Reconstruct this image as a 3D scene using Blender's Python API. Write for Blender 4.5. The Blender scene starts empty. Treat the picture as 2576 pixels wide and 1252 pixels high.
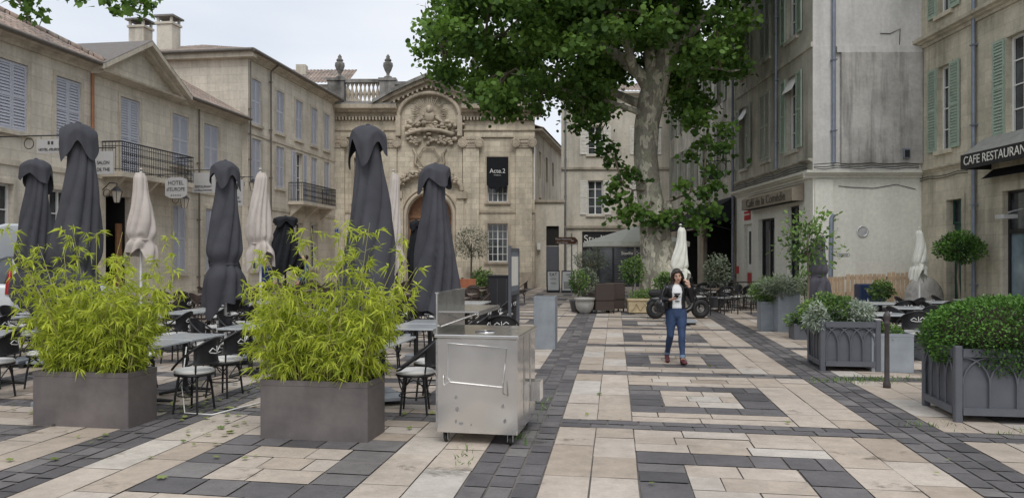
import bpy, math, random
import numpy as np
from mathutils import Matrix, Vector
random.seed(7); rng = np.random.default_rng(7)
R = math.radians
def rnd(a,b): return random.uniform(a,b)
def TR(x,y,z=0,rz=0,s=1): return Matrix.Translation((x,y,z))@Matrix.Rotation(R(rz),4,'Z')@Matrix.Scale(s,4)
def FR(ox,oy,ux,uy,oz=0):
    """facade frame: local x along the wall, local y into the building, z up"""
    l=math.hypot(ux,uy); ux/=l; uy/=l
    return Matrix(((ux,-uy,0,ox),(uy,ux,0,oy),(0,0,1,oz),(0,0,0,1)))

# ------------------------------------------------------------------ mesh builder
class MB:
    def __init__(s): s.v=[];s.f=[];s.m=[];s.mats=[];s.sm=[];s.M=None
    def mi(s,mat):
        if mat not in s.mats: s.mats.append(mat)
        return s.mats.index(mat)
    def add(s,vs,fs,mat,smooth=False):
        b=len(s.v); i=s.mi(mat)
        if s.M is not None: vs=[s.M@Vector(v) for v in vs]
        s.v+=[tuple(v) for v in vs]
        for f in fs: s.f.append(tuple(b+k for k in f)); s.m.append(i); s.sm.append(smooth)
    def quad(s,a,b,c,d,mat): s.add([a,b,c,d],[(0,1,2,3)],mat)
    def poly(s,pts,mat): s.add(pts,[tuple(range(len(pts)))],mat)
    def box(s,x0,x1,y0,y1,z0,z1,mat,t=0):
        vs=[(x0-t,y0-t,z0),(x1+t,y0-t,z0),(x1+t,y1+t,z0),(x0-t,y1+t,z0),(x0,y0,z1),(x1,y0,z1),(x1,y1,z1),(x0,y1,z1)]
        s.add(vs,[(0,3,2,1),(4,5,6,7),(0,1,5,4),(1,2,6,5),(2,3,7,6),(3,0,4,7)],mat)
    def bbox(s,x0,x1,y0,y1,z0,z1,mat,b=.01):
        def ring(i,z): return [(x0+i,y0,z),(x1-i,y0,z),(x1,y0+i,z),(x1,y1-i,z),(x1-i,y1,z),(x0+i,y1,z),(x0,y1-i,z),(x0,y0+i,z)]
        def ring2(z): 
            a0,a1,b0,b1=x0+b,x1-b,y0+b,y1-b
            return [(a0+b*.4,b0,z),(a1-b*.4,b0,z),(a1,b0+b*.4,z),(a1,b1-b*.4,z),(a1-b*.4,b1,z),(a0+b*.4,b1,z),(a0,b1-b*.4,z),(a0,b0+b*.4,z)]
        vs=ring(b,z0)+ring(b,z1-b)+ring2(z1)
        fs=[tuple(range(7,-1,-1)),tuple(range(16,24))]
        for r in (0,8):
            for i in range(8): fs.append((r+i,r+(i+1)%8,r+8+(i+1)%8,r+8+i))
        s.add(vs,fs,mat)
    def tube(s,pts,rad,mat,n=8,caps=True,sy=1.0,smooth=True):
        pts=[Vector(p) for p in pts]
        if not hasattr(rad,'__len__'): rad=[rad]*len(pts)
        vs=[];fs=[]; up=None
        for i,p in enumerate(pts):
            d=(pts[min(i+1,len(pts)-1)]-pts[max(i-1,0)])
            if d.length<1e-9: d=Vector((0,0,1))
            d.normalize()
            if up is None:
                a=Vector((1,0,0)) if abs(d.x)<.8 else Vector((0,1,0))
                up=(a-d*a.dot(d)).normalized()
            else:
                up=(up-d*up.dot(d)).normalized()
            w=d.cross(up)
            for k in range(n):
                t=2*math.pi*k/n
                vs.append(p+up*(math.cos(t)*rad[i])+w*(math.sin(t)*rad[i]*sy))
        for i in range(len(pts)-1):
            for k in range(n): fs.append((i*n+k,i*n+(k+1)%n,(i+1)*n+(k+1)%n,(i+1)*n+k))
        s.add(vs,fs,mat,smooth)
        if caps:
            m=len(pts)-1
            s.add(vs[:n],[tuple(range(n-1,-1,-1))],mat); s.add(vs[m*n:],[tuple(range(n))],mat)
    def lathe(s,prof,mat,n=16,c=(0,0,0),smooth=True):
        vs=[];fs=[]
        for r,z in prof:
            for k in range(n):
                t=2*math.pi*k/n; vs.append((c[0]+r*math.cos(t),c[1]+r*math.sin(t),c[2]+z))
        for i in range(len(prof)-1):
            for k in range(n): fs.append((i*n+k,i*n+(k+1)%n,(i+1)*n+(k+1)%n,(i+1)*n+k))
        fs.append(tuple(range(n-1,-1,-1))); fs.append(tuple((len(prof)-1)*n+k for k in range(n)))
        s.add(vs,fs,mat,smooth)
    def ell(s,c,r,mat,nu=12,nv=8,rot=None):
        if not hasattr(r,'__len__'): r=(r,r,r)
        vs=[];fs=[]
        for j in range(1,nv):
            ph=math.pi*j/nv
            for k in range(nu):
                t=2*math.pi*k/nu
                vs.append(Vector((r[0]*math.sin(ph)*math.cos(t),r[1]*math.sin(ph)*math.sin(t),r[2]*math.cos(ph))))
        vs.append(Vector((0,0,r[2]))); vs.append(Vector((0,0,-r[2])))
        if rot is not None: vs=[rot@v for v in vs]
        vs=[v+Vector(c) for v in vs]
        for j in range(nv-2):
            for k in range(nu): fs.append((j*nu+k,(j+1)*nu+k,(j+1)*nu+(k+1)%nu,j*nu+(k+1)%nu))
        T=len(vs)-2;B=T+1
        for k in range(nu):
            fs.append((T,k,(k+1)%nu)); fs.append((B,(nv-2)*nu+(k+1)%nu,(nv-2)*nu+k))
        s.add(vs,fs,mat,True)
    def torus(s,c,Rr,r,mat,axis='X',n=24,m=10):
        vs=[];fs=[]
        for i in range(n):
            a=2*math.pi*i/n
            for j in range(m):
                b=2*math.pi*j/m
                q=Rr+r*math.cos(b); h=r*math.sin(b)
                if axis=='X': p=(c[0]+h,c[1]+q*math.cos(a),c[2]+q*math.sin(a))
                elif axis=='Y': p=(c[0]+q*math.cos(a),c[1]+h,c[2]+q*math.sin(a))
                else: p=(c[0]+q*math.cos(a),c[1]+q*math.sin(a),c[2]+h)
                vs.append(p)
        for i in range(n):
            for j in range(m): fs.append((i*m+j,((i+1)%n)*m+j,((i+1)%n)*m+(j+1)%m,i*m+(j+1)%m))
        s.add(vs,fs,mat,True)
    def make(s,name,parent=None,M=None):
        me=bpy.data.meshes.new(name); me.from_pydata(s.v,[],s.f); 
        for m in s.mats: me.materials.append(m)
        me.polygons.foreach_set('material_index',s.m); me.polygons.foreach_set('use_smooth',s.sm); me.update()
        o=bpy.data.objects.new(name,me); bpy.context.scene.collection.objects.link(o)
        if parent: o.parent=parent
        if M is not None: o.matrix_local=M
        return o
def empty(name,M=None):
    o=bpy.data.objects.new(name,None); o.empty_display_size=.2
    bpy.context.scene.collection.objects.link(o)
    if M is not None: o.matrix_world=M
    return o
def inst(name,src,M):
    o=bpy.data.objects.new(name,src.data); bpy.context.scene.collection.objects.link(o); o.matrix_world=M; return o
def text(body,size,mat,parent,x,y,z,align='CENTER',rz=0,ext=.004,name='lettering',sx=1):
    c=bpy.data.curves.new(name,'FONT'); c.body=body; c.size=size; c.align_x=align; c.align_y='CENTER'; c.extrude=ext
    c.materials.append(mat)
    o=bpy.data.objects.new(name,c); bpy.context.scene.collection.objects.link(o)
    o.parent=parent
    o.matrix_local=Matrix.Translation((x,y,z))@Matrix.Rotation(R(rz),4,'Z')@Matrix.Rotation(R(90),4,'X')@Matrix.Diagonal((sx,1,1,1))
    return o

# ------------------------------------------------------------------ materials
class NT:
    def __init__(s,name):
        s.mat=bpy.data.materials.new(name); s.mat.use_nodes=True; s.t=s.mat.node_tree; s.n=s.t.nodes
        s.b=s.n['Principled BSDF']; s.out=s.n['Material Output']
    def node(s,typ,**k):
        o=s.n.new(typ)
        for a,b in k.items(): setattr(o,a,b)
        return o
    def link(s,a,b): s.t.links.new(a,b)
    def coord(s,scale=(1,1,1)):
        c=s.node('ShaderNodeTexCoord'); m=s.node('ShaderNodeMapping'); m.inputs['Scale'].default_value=scale
        s.link(c.outputs['Object'],m.inputs['Vector']); return m.outputs['Vector']
    def noise(s,scale,detail=4,vec=None,rough=.6):
        n=s.node('ShaderNodeTexNoise'); n.inputs['Scale'].default_value=scale; n.inputs['Detail'].default_value=detail
        n.inputs['Roughness'].default_value=rough
        if vec is not None: s.link(vec,n.inputs['Vector'])
        return n.outputs['Fac']
    def ramp(s,fac,stops):
        r=s.node('ShaderNodeValToRGB'); s.link(fac,r.inputs['Fac'])
        e=r.color_ramp.elements
        while len(e)<len(stops): e.new(.5)
        for k,(p,c) in enumerate(stops):
            e[k].position=p; e[k].color=(c,c,c,1) if not hasattr(c,'__len__') else (*c,1)
        return r.outputs['Color']
    def mix(s,a,b,fac=1,mode='MULTIPLY'):
        m=s.node('ShaderNodeMixRGB',blend_type=mode)
        for k,v in ((0,fac),(1,a),(2,b)):
            if isinstance(v,(int,float)): m.inputs[k].default_value=v if k==0 else (v,v,v,1)
            elif isinstance(v,tuple): m.inputs[k].default_value=(*v,1)
            else: s.link(v,m.inputs[k])
        return m.outputs[0]
    def bump(s,h,st=.3,dist=.02):
        b=s.node('ShaderNodeBump'); b.inputs['Strength'].default_value=st; b.inputs['Distance'].default_value=dist
        s.link(h,b.inputs['Height']); s.link(b.outputs['Normal'],s.b.inputs['Normal'])
def mat(name,col,rough=.6,metal=0,var=.15,vs=6,bump=0,bs=60,bd=.01,spec=.5):
    t=NT(name); v=t.coord()
    c=t.mix(col,t.ramp(t.noise(vs,4,v),[(.3,1-var),(.7,1+var)]))
    t.link(c,t.b.inputs['Base Color']); t.b.inputs['Roughness'].default_value=rough; t.b.inputs['Metallic'].default_value=metal
    t.b.inputs['Specular IOR Level'].default_value=spec
    if bump: t.bump(t.noise(bs,3,v),bump,bd)
    return t.mat
def stone(name,col,bw=.7,bh=.32,mort=.75,stain=.35,streak=.25,var=.1,rough=.9,brick=True,bump=.4):
    t=NT(name); c=t.node('ShaderNodeTexCoord'); sp=t.node('ShaderNodeSeparateXYZ'); t.link(c.outputs['Object'],sp.inputs[0])
    ad=t.node('ShaderNodeMath',operation='ADD'); t.link(sp.outputs[0],ad.inputs[0]); t.link(sp.outputs[1],ad.inputs[1])
    cb=t.node('ShaderNodeCombineXYZ'); t.link(ad.outputs[0],cb.inputs[0]); t.link(sp.outputs[2],cb.inputs[1])
    base=col; hb=None
    if brick:
        b=t.node('ShaderNodeTexBrick'); t.link(cb.outputs[0],b.inputs['Vector'])
        b.inputs['Scale'].default_value=1; b.inputs['Brick Width'].default_value=bw; b.inputs['Row Height'].default_value=bh
        b.inputs['Mortar Size'].default_value=.009; b.inputs['Mortar Smooth'].default_value=.3
        b.inputs['Color1'].default_value=(*[k*(1-var) for k in col],1); b.inputs['Color2'].default_value=(*[min(k*(1+var),1) for k in col],1)
        b.inputs['Mortar'].default_value=(*[k*mort for k in col],1)
        base=b.outputs['Color']; hb=b.outputs['Fac']
    v=t.coord((1,1,1)); v2=t.coord((1.3,1.3,.12))
    x=t.mix(base,t.ramp(t.noise(.55,6,v,.7),[(.35,(1-stain,1-stain*1.0,1-stain*1.03)),(.58,1.05)]))
    x=t.mix(x,t.ramp(t.noise(1.6,5,v2,.65),[(.36,(1-streak,1-streak,1-streak)),(.52,1.0)]))
    x=t.mix(x,t.ramp(t.noise(9,5,v,.7),[(.3,.9),(.7,1.1)]))
    x=t.mix(x,t.ramp(t.noise(2.3,8,v,.8),[(.25,(.6,.6,.62)),(.34,1.0)]))
    t.link(x,t.b.inputs['Base Color']); t.b.inputs['Roughness'].default_value=rough; t.b.inputs['Specular IOR Level'].default_value=.25
    h=t.noise(25,5,v,.7)
    if hb is not None:
        h=t.mix(h,t.ramp(hb,[(0,1),(1,.0)]),.6,'MIX')
    t.bump(h,bump,.015)
    return t.mat
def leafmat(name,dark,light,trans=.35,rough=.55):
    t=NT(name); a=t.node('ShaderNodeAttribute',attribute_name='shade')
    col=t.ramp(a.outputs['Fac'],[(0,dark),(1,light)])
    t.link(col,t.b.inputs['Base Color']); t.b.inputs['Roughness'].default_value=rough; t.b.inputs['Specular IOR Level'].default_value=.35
    tr=t.node('ShaderNodeBsdfTranslucent'); t.link(t.mix(col,(1.0,1.0,.6),1),tr.inputs['Color'])
    m=t.node('ShaderNodeMixShader'); m.inputs[0].default_value=trans
    t.link(t.b.outputs[0],m.inputs[1]); t.link(tr.outputs[0],m.inputs[2]); t.link(m.outputs[0],t.out.inputs['Surface'])
    return t.mat

M_hotel=stone('hotel_limestone',(.68,.615,.515),.75,.36,.78,.16,.16,.06)
M_hotel_trim=stone('hotel_trim',(.61,.545,.445),brick=False,stain=.2,streak=.25)
M_church=stone('church_limestone',(.66,.58,.455),.62,.30,.68,.24,.2,.12)
M_church_trim=stone('church_trim',(.56,.48,.375),brick=False,stain=.35,streak=.3)
M_church_grime=stone('church_grimy_stone',(.31,.295,.275),brick=False,stain=.6,streak=.5)
M_wallA=stone('stained_stucco',(.53,.505,.43),brick=False,stain=.34,streak=.4)
M_wallB=stone('pale_stucco',(.62,.605,.575),brick=False,stain=.14,streak=.14)
M_wallB2=stone('weathered_stucco',(.52,.50,.465),brick=False,stain=.36,streak=.46)
M_ground_stucco=stone('cream_painted_wall',(.76,.75,.67),brick=False,stain=.08,streak=.06)
M_wallC=stone('old_limestone',(.60,.55,.43),.8,.34,.82,.28,.3,.07)
M_back=stone('back_plaster',(.62,.57,.48),brick=False,stain=.2,streak=.2)
M_back2=stone('back_plaster_dark',(.46,.41,.33),brick=False,stain=.3,streak=.3)
M_shutB=mat('blue_grey_shutter',(.50,.51,.57),.6,var=.06)
M_shutG=mat('sage_shutter',(.34,.42,.335),.6,var=.12)
M_shutG2=mat('olive_grey_shutter',(.35,.365,.31),.7,var=.15)
M_shutW=mat('cream_shutter',(.7,.67,.6),.6)
M_white=mat('white_paint',(.78,.78,.75),.5,var=.05)
M_cream=mat('cream_letter',(.75,.73,.66),.6,var=.03)
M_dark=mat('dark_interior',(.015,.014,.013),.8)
M_black=mat('black_metal',(.018,.018,.02),.45,var=.1)
M_iron=mat('wrought_iron',(.03,.032,.036),.5,var=.2)
M_pipe=mat('zinc_pipe',(.22,.25,.30),.45,.3,var=.15)
M_copper=mat('copper_pipe',(.36,.16,.08),.5,.3)
M_bronze=mat('brown_pipe',(.15,.13,.11),.5,.2)
M_wood=mat('oak_door',(.30,.15,.075),.5,var=.3,vs=9)
M_green_door=mat('green_door',(.02,.065,.05),.45)
def glassmat(name='window_glass',a=(.02,.022,.025),b=(.09,.10,.11)):
    t=NT(name); v=t.coord()
    t.link(t.ramp(t.noise(1.3,3,v),[(.35,a),(.7,b)]),t.b.inputs['Base Color'])
    t.b.inputs['Roughness'].default_value=.08; t.b.inputs['Specular IOR Level'].default_value=.8
    t.bump(t.noise(1.2,2,v),.15,.02); return t.mat
M_glass=glassmat(); M_frost=glassmat('frosted_glass',(.14,.2,.23),(.28,.36,.4))
def tilemat():
    t=NT('terracotta_tiles'); v=t.coord((1,1,1)); c=t.node('ShaderNodeTexCoord')
    b=t.node('ShaderNodeTexBrick'); t.link(c.outputs['Object'],b.inputs['Vector'])
    b.inputs['Scale'].default_value=1; b.inputs['Brick Width'].default_value=.22; b.inputs['Row Height'].default_value=.38; b.offset=0
    b.inputs['Mortar Size'].default_value=.012
    b.inputs['Color1'].default_value=(.38,.28,.225,1); b.inputs['Color2'].default_value=(.26,.22,.19,1); b.inputs['Mortar'].default_value=(.08,.07,.06,1)
    x=t.mix(b.outputs['Color'],t.ramp(t.noise(1.2,5,v),[(.3,.6),(.7,1.25)])); x=t.mix(x,t.ramp(t.noise(8,5,v),[(.3,.65),(.7,1.3)]))
    t.link(x,t.b.inputs['Base Color']); t.b.inputs['Roughness'].default_value=.95; return t.mat
M_tile=tilemat()
M_fabric=mat('charcoal_canvas',(.070,.070,.080),.85,var=.15,vs=3,bump=.15,bs=300,bd=.002,spec=.2)
M_fabric_b=mat('black_canvas',(.016,.017,.02),.85,var=.15,spec=.2)
M_beige=mat('beige_canvas',(.55,.49,.445),.9,var=.06,spec=.15)
M_offw=mat('offwhite_canvas',(.74,.74,.66),.9,var=.06,spec=.15)
M_alu=mat('pole_aluminium',(.62,.62,.62),.4,.4)
M_planter=mat('taupe_planter',(.135,.117,.112),.62,var=.28,vs=2.5,bump=.1,bs=40)
M_soil=mat('soil',(.035,.025,.018),.95,bump=.6,bs=30)
M_graypl=mat('slate_painted_planter',(.105,.11,.125),.5,var=.08)
M_zincpl=mat('zinc_planter',(.29,.315,.34),.6,.1,var=.15,vs=3)
M_terraY=mat('ochre_stone_planter',(.52,.42,.26),.9,var=.2,bump=.3)
M_chair=mat('black_chair_frame',(.014,.014,.016),.4,var=.1)
M_seat=mat('white_cushion',(.68,.67,.64),.7,var=.05)
M_top=mat('grey_table_top',(.46,.48,.49),.18,var=.1,vs=3)
M_rattan=mat('brown_rattan',(.06,.042,.034),.6,var=.3,vs=60)
M_brown_top=mat('brown_table_top',(.17,.13,.105),.5)
def steel():
    t=NT('stainless_steel'); v=t.coord()
    t.link(t.mix((.74,.73,.71),t.ramp(t.noise(1.2,4,v),[(.3,.86),(.65,1.03)])),t.b.inputs['Base Color'])
    t.b.inputs['Metallic'].default_value=.9
    t.link(t.ramp(t.noise(1.8,3,v),[(.3,.14),(.7,.27)]),t.b.inputs['Roughness'])
    t.bump(t.noise(1.6,2,v),.3,.04); return t.mat
M_steel=steel()
M_steel_dk=mat('worn_steel',(.32,.31,.30),.5,.6,var=.3,vs=20)
def bark():
    t=NT('plane_tree_bark'); v=t.coord((1,1,.55))
    n=t.node('ShaderNodeTexVoronoi'); n.inputs['Scale'].default_value=4.5
    d=t.node('ShaderNodeMixRGB',blend_type='LINEAR_LIGHT')
    nn=t.node('ShaderNodeTexNoise'); t.link(v,nn.inputs['Vector']); nn.inputs['Scale'].default_value=4; nn.inputs['Detail'].default_value=5
    d.inputs[0].default_value=.35; t.link(v,d.inputs[1]); t.link(nn.outputs['Color'],d.inputs[2]); t.link(d.outputs[0],n.inputs['Vector'])
    sx=t.node('ShaderNodeSeparateXYZ'); t.link(n.outputs['Color'],sx.inputs[0])
    x=t.ramp(sx.outputs[0],[(.2,(.27,.25,.20)),(.5,(.39,.37,.30)),(.62,(.32,.32,.23)),(.8,(.60,.56,.45))])
    x=t.mix(x,t.ramp(t.noise(14,5,v),[(.3,.75),(.7,1.2)]))
    t.link(x,t.b.inputs['Base Color']); t.b.inputs['Roughness'].default_value=.9
    t.bump(t.noise(10,6,v),.6,.04); return t.mat
M_bark=bark()
M_branch=mat('thin_branch',(.18,.15,.11),.9)
M_bamboo=mat('bamboo_cane',(.40,.38,.13),.5)
L_tree=leafmat('plane_leaves',(.045,.105,.022),(.25,.42,.09),.42)
L_bam=leafmat('bamboo_leaves',(.26,.34,.035),(.70,.76,.11),.42)
L_box=leafmat('boxwood_leaves',(.025,.07,.016),(.15,.31,.055),.22)
L_sil=leafmat('silver_leaves',(.2,.25,.19),(.52,.57,.50),.2)
L_olive=leafmat('olive_leaves',(.10,.125,.08),(.32,.37,.27),.2)
L_herb=leafmat('shrub_leaves',(.045,.10,.03),(.24,.38,.10),.3)
L_lit=leafmat('fallen_leaves',(.10,.15,.03),(.34,.38,.12),.1)

# ------------------------------------------------------------------ leaves
T_pl=np.array([(-.5,0),(-.35,-.42),(-.05,-.28),(.15,-.5),(.22,-.18),(.55,0),(.22,.18),(.15,.5),(-.05,.28),(-.35,.42)])
T_lance=np.array([(0,0),(.3,-.09),(1,0),(.3,.09)])
T_oval=np.array([(0,0),(.3,-.26),(.75,-.2),(1,0),(.75,.2),(.3,.26)])
def leaves(name,C,size,tpl,mt,shade,parent=None,A=None,Nrm=None,M=None,droop=0):
    C=np.asarray(C,float); n=len(C)
    if A is None: A=rng.normal(size=(n,3))
    A=A/np.linalg.norm(A,axis=1,keepdims=True)
    if Nrm is None: Nrm=rng.normal(size=(n,3)); Nrm[:,2]=np.abs(Nrm[:,2])+.5
    B=np.cross(Nrm,A); B/=np.linalg.norm(B,axis=1,keepdims=True)+1e-9
    size=np.asarray(size)*np.ones(n); k=len(tpl)
    V=C[:,None,:]+size[:,None,None]*(tpl[None,:,0,None]*A[:,None,:]+tpl[None,:,1,None]*B[:,None,:])
    if droop: V[:,:,2]-=droop*size[:,None]*(tpl[None,:,0]**2)
    V=V.reshape(-1,3); F=np.arange(n*k).reshape(n,k)
    me=bpy.data.meshes.new(name); me.from_pydata(V.tolist(),[],F.tolist()); me.materials.append(mt)
    a=me.attributes.new('shade','FLOAT','FACE'); a.data.foreach_set('value',np.clip(np.asarray(shade,float)*np.ones(n),0,1).astype(np.float32))
    me.update(); o=bpy.data.objects.new(name,me); bpy.context.scene.collection.objects.link(o)
    if parent: o.parent=parent
    if M is not None: o.matrix_local=M
    return o
def shell_leaves(name,c,r,n,size,tpl,mt,parent,lump=.15,inner=.7,seed=1):
    """leafy bush: leaves spread through an uneven ellipsoid crust"""
    g=np.random.default_rng(seed); d=g.normal(size=(n,3)); d/=np.linalg.norm(d,axis=1,keepdims=True)
    K=g.normal(size=(9,3))*3.2; ph=g.uniform(0,6.3,9)
    l=np.sin(d@K.T+ph).sum(1)/4
    rr=(inner+(1-inner)*g.random(n)**.45)*(1+lump*l)+g.normal(size=n)*.025
    C=np.array(c)+d*rr[:,None]*np.array(r)
    A=d+g.normal(size=(n,3))*.8
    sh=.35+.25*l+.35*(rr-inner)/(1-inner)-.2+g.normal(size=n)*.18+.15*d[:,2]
    leaves(name,C,size*g.uniform(.7,1.3,n),tpl,mt,sh,parent,A=A)

# ------------------------------------------------------------------ facade helpers
def wall(mb,x0,x1,z0,z1,ops,mt,reveal=.22,y=0,rm=None):
    rm=rm or mt
    xs=sorted(set([x0,x1]+[min(max(q,x0),x1) for o in ops for q in o[:2]]))
    zs=sorted(set([z0,z1]+[min(max(q,z0),z1) for o in ops for q in o[2:4]]))
    for i in range(len(xs)-1):
        for j in range(len(zs)-1):
            cx=(xs[i]+xs[i+1])/2; cz=(zs[j]+zs[j+1])/2
            if any(o[0]<cx<o[1] and o[2]<cz<o[3] for o in ops): continue
            mb.quad((xs[i],y,zs[j]),(xs[i+1],y,zs[j]),(xs[i+1],y,zs[j+1]),(xs[i],y,zs[j+1]),mt)
    for a,b,c,d in [o[:4] for o in ops]:
        mb.quad((a,y,c),(a,y+reveal,c),(a,y+reveal,d),(a,y,d),rm); mb.quad((b,y,c),(b,y,d),(b,y+reveal,d),(b,y+reveal,c),rm)
        mb.quad((a,y,c),(b,y,c),(b,y+reveal,c),(a,y+reveal,c),rm); mb.quad((a,y,d),(a,y+reveal,d),(b,y+reveal,d),(b,y,d),rm)
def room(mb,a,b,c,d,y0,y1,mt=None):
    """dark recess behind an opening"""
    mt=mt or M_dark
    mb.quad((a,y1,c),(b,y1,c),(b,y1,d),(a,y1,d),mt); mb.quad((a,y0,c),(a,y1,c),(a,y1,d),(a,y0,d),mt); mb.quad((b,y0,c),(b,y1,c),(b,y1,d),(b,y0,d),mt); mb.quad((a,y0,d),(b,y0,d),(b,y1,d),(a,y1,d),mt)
def window(mb,a,b,c,d,y,nx,nz,fm,gm=None,fr=.06):
    gm=gm or M_glass
    mb.quad((a,y+.03,c),(b,y+.03,c),(b,y+.03,d),(a,y+.03,d),gm)
    mb.box(a,a+fr,y-.03,y+.02,c,d,fm); mb.box(b-fr,b,y-.03,y+.02,c,d,fm)
    mb.box(a+fr,b-fr,y-.03,y+.02,c,c+fr,fm); mb.box(a+fr,b-fr,y-.03,y+.02,d-fr,d,fm)
    for i in range(1,nx):
        x=a+(b-a)*i/nx; w=.035 if (i*2==nx) else .016
        mb.box(x-w,x+w,y-.026,y+.018,c+fr,d-fr,fm)
    for j in range(1,nz):
        z=c+(d-c)*j/nz; mb.box(a+fr,b-fr,y-.02,y+.014,z-.016,z+.016,fm)
def leaf_shutter(mb,a,b,c,d,y,mt,step=.085):
    w=.055
    mb.box(a,a+w,y-.045,y,c,d,mt); mb.box(b-w,b,y-.045,y,c,d,mt)
    for z0 in (c,d-w*1.3,(c+d)/2-w/2): mb.box(a+w,b-w,y-.042,y-.002,z0,z0+w*1.3,mt)
    mb.quad((a+w,y-.004,c),(b-w,y-.004,c),(b-w,y-.004,d),(a+w,y-.004,d),mt)
    z=c+.08
    while z<d-.1:
        mb.quad((a+w,y-.04,z),(b-w,y-.04,z),(b-w,y-.008,z+step*.95),(a+w,y-.008,z+step*.95),mt)
        z+=step
def closed_sh(mb,o,mt,y=.06):
    a,b,c,d=o[:4]; m=(a+b)/2
    leaf_shutter(mb,a+.01,m-.006,c+.02,d-.01,y,mt); leaf_shutter(mb,m+.006,b-.01,c+.02,d-.01,y,mt)
def open_sh(mb,o,mt,w=None,y=-.01):
    a,b,c,d=o[:4]; w=w or (b-a)/2
    leaf_shutter(mb,a-w-.03,a-.03,c,d,y,mt); leaf_shutter(mb,b+.03,b+w+.03,c,d,y,mt)
def surround(mb,o,mt,w=.12,p=.03,sill=True):
    a,b,c,d=o[:4]
    mb.box(a-w,b+w,-p,-.001,d+.001,d+w,mt); mb.box(a-w,a-.001,-p,-.001,c,d,mt); mb.box(b+.001,b+w,-p,-.001,c,d,mt)
    if sill: mb.box(a-w-.03,b+w+.03,-p-.07,-.001,c-.12,c-.001,mt)
def tile_slope(mb,L,run,rise,hip0=0,hip1=0,M=None,step=.055):
    mb.M=M; n=int(L/step); cols=[]; rows=9
    sl=math.hypot(run,rise); ny,nz=-rise/sl,run/sl
    for i in range(n+1):
        x=i*L/n; top=1.0
        if hip0: top=min(top,x/hip0)
        if hip1: top=min(top,(L-x)/hip1)
        h=.06*abs(math.sin(math.pi*x/.22)); cols.append([(x,run*top*j/rows+ny*h,rise*top*j/rows+nz*h) for j in range(rows+1)])
    vs=[p for c in cols for p in c]; fs=[]
    for i in range(n):
        for j in range(rows): fs.append((i*(rows+1)+j,(i+1)*(rows+1)+j,(i+1)*(rows+1)+j+1,i*(rows+1)+j+1))
    mb.add(vs,fs,M_tile); mb.M=None
def sweep_profile(mb,x0,x1,prof,mt,ends=True):
    n=len(prof); vs=[(x0,y,z) for y,z in prof]+[(x1,y,z) for y,z in prof]
    fs=[(i,i+1,n+i+1,n+i) for i in range(n-1)]
    if ends: fs+= [tuple(range(n)),tuple(range(2*n-1,n-1,-1))]
    mb.add(vs,fs,mt)
def cornice(mb,x0,x1,z0,h,p,mt):
    sweep_profile(mb,x0,x1,[(-.002,z0),(-p*.2,z0),(-p*.25,z0+h*.3),(-p*.55,z0+h*.4),(-p*.6,z0+h*.55),(-p*.95,z0+h*.65),(-p,z0+h),(-.002,z0+h)],mt)
def balcony(parent,x0,x1,z,depth,h=.95,step=.1):
    mb=MB()
    mb.box(x0,x1,-depth,-.002,z-.16,z,M_hotel_trim)
    for xx in (x0+.2,x1-.35,(x0+x1)/2-.08):
        mb.add([(xx,-.002,z-.161),(xx+.15,-.002,z-.161),(xx+.15,-depth*.85,z-.161),(xx,-depth*.85,z-.161),(xx,-.002,z-.75),(xx+.15,-.002,z-.75)],
               [(0,1,2,3),(0,4,5,1),(3,2,5,4),(0,3,4),(1,5,2)],M_hotel_trim)
    mb.make('balcony_slab',parent)
    r=MB(); segs=[((x0+.04,-depth+.04),(x1-.04,-depth+.04)),((x0+.04,-.02),(x0+.04,-depth+.04)),((x1-.04,-.02),(x1-.04,-depth+.04))]
    for (a,b),(c,d) in segs:
        for zz,rr in ((z+.08,.014),(z+h,.026),(z+h-.14,.012)): r.tube([(a,b,zz),(c,d,zz)],rr,M_iron,6)
        L=math.hypot(c-a,d-b); n=max(2,int(L/step))
        for i in range(n+1):
            t=i/n; x=a+(c-a)*t; y=b+(d-b)*t
            r.tube([(x,y,z),(x,y,z+h)],.011,M_iron,4,caps=False)
            if i<n and abs(c-a)>.5:
                xm=x+(c-a)/n/2
                r.torus((xm,y,z+h*.33),step*.36,.009,M_iron,'Y',8,4); r.torus((xm,y,z+h*.62),step*.36,.009,M_iron,'Y',8,4)
    r.make('railing',parent)
def pipe(mb,x,z0,z1,mt,y=-.09,r=.05):
    mb.tube([(x,y,z0),(x,y,z1)],r,mt,8)
    z=z0+1
    while z<z1: mb.box(x-r*1.4,x+r*1.4,y-r*1.3,-.001,z,z+.04,mt); z+=2.2

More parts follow.
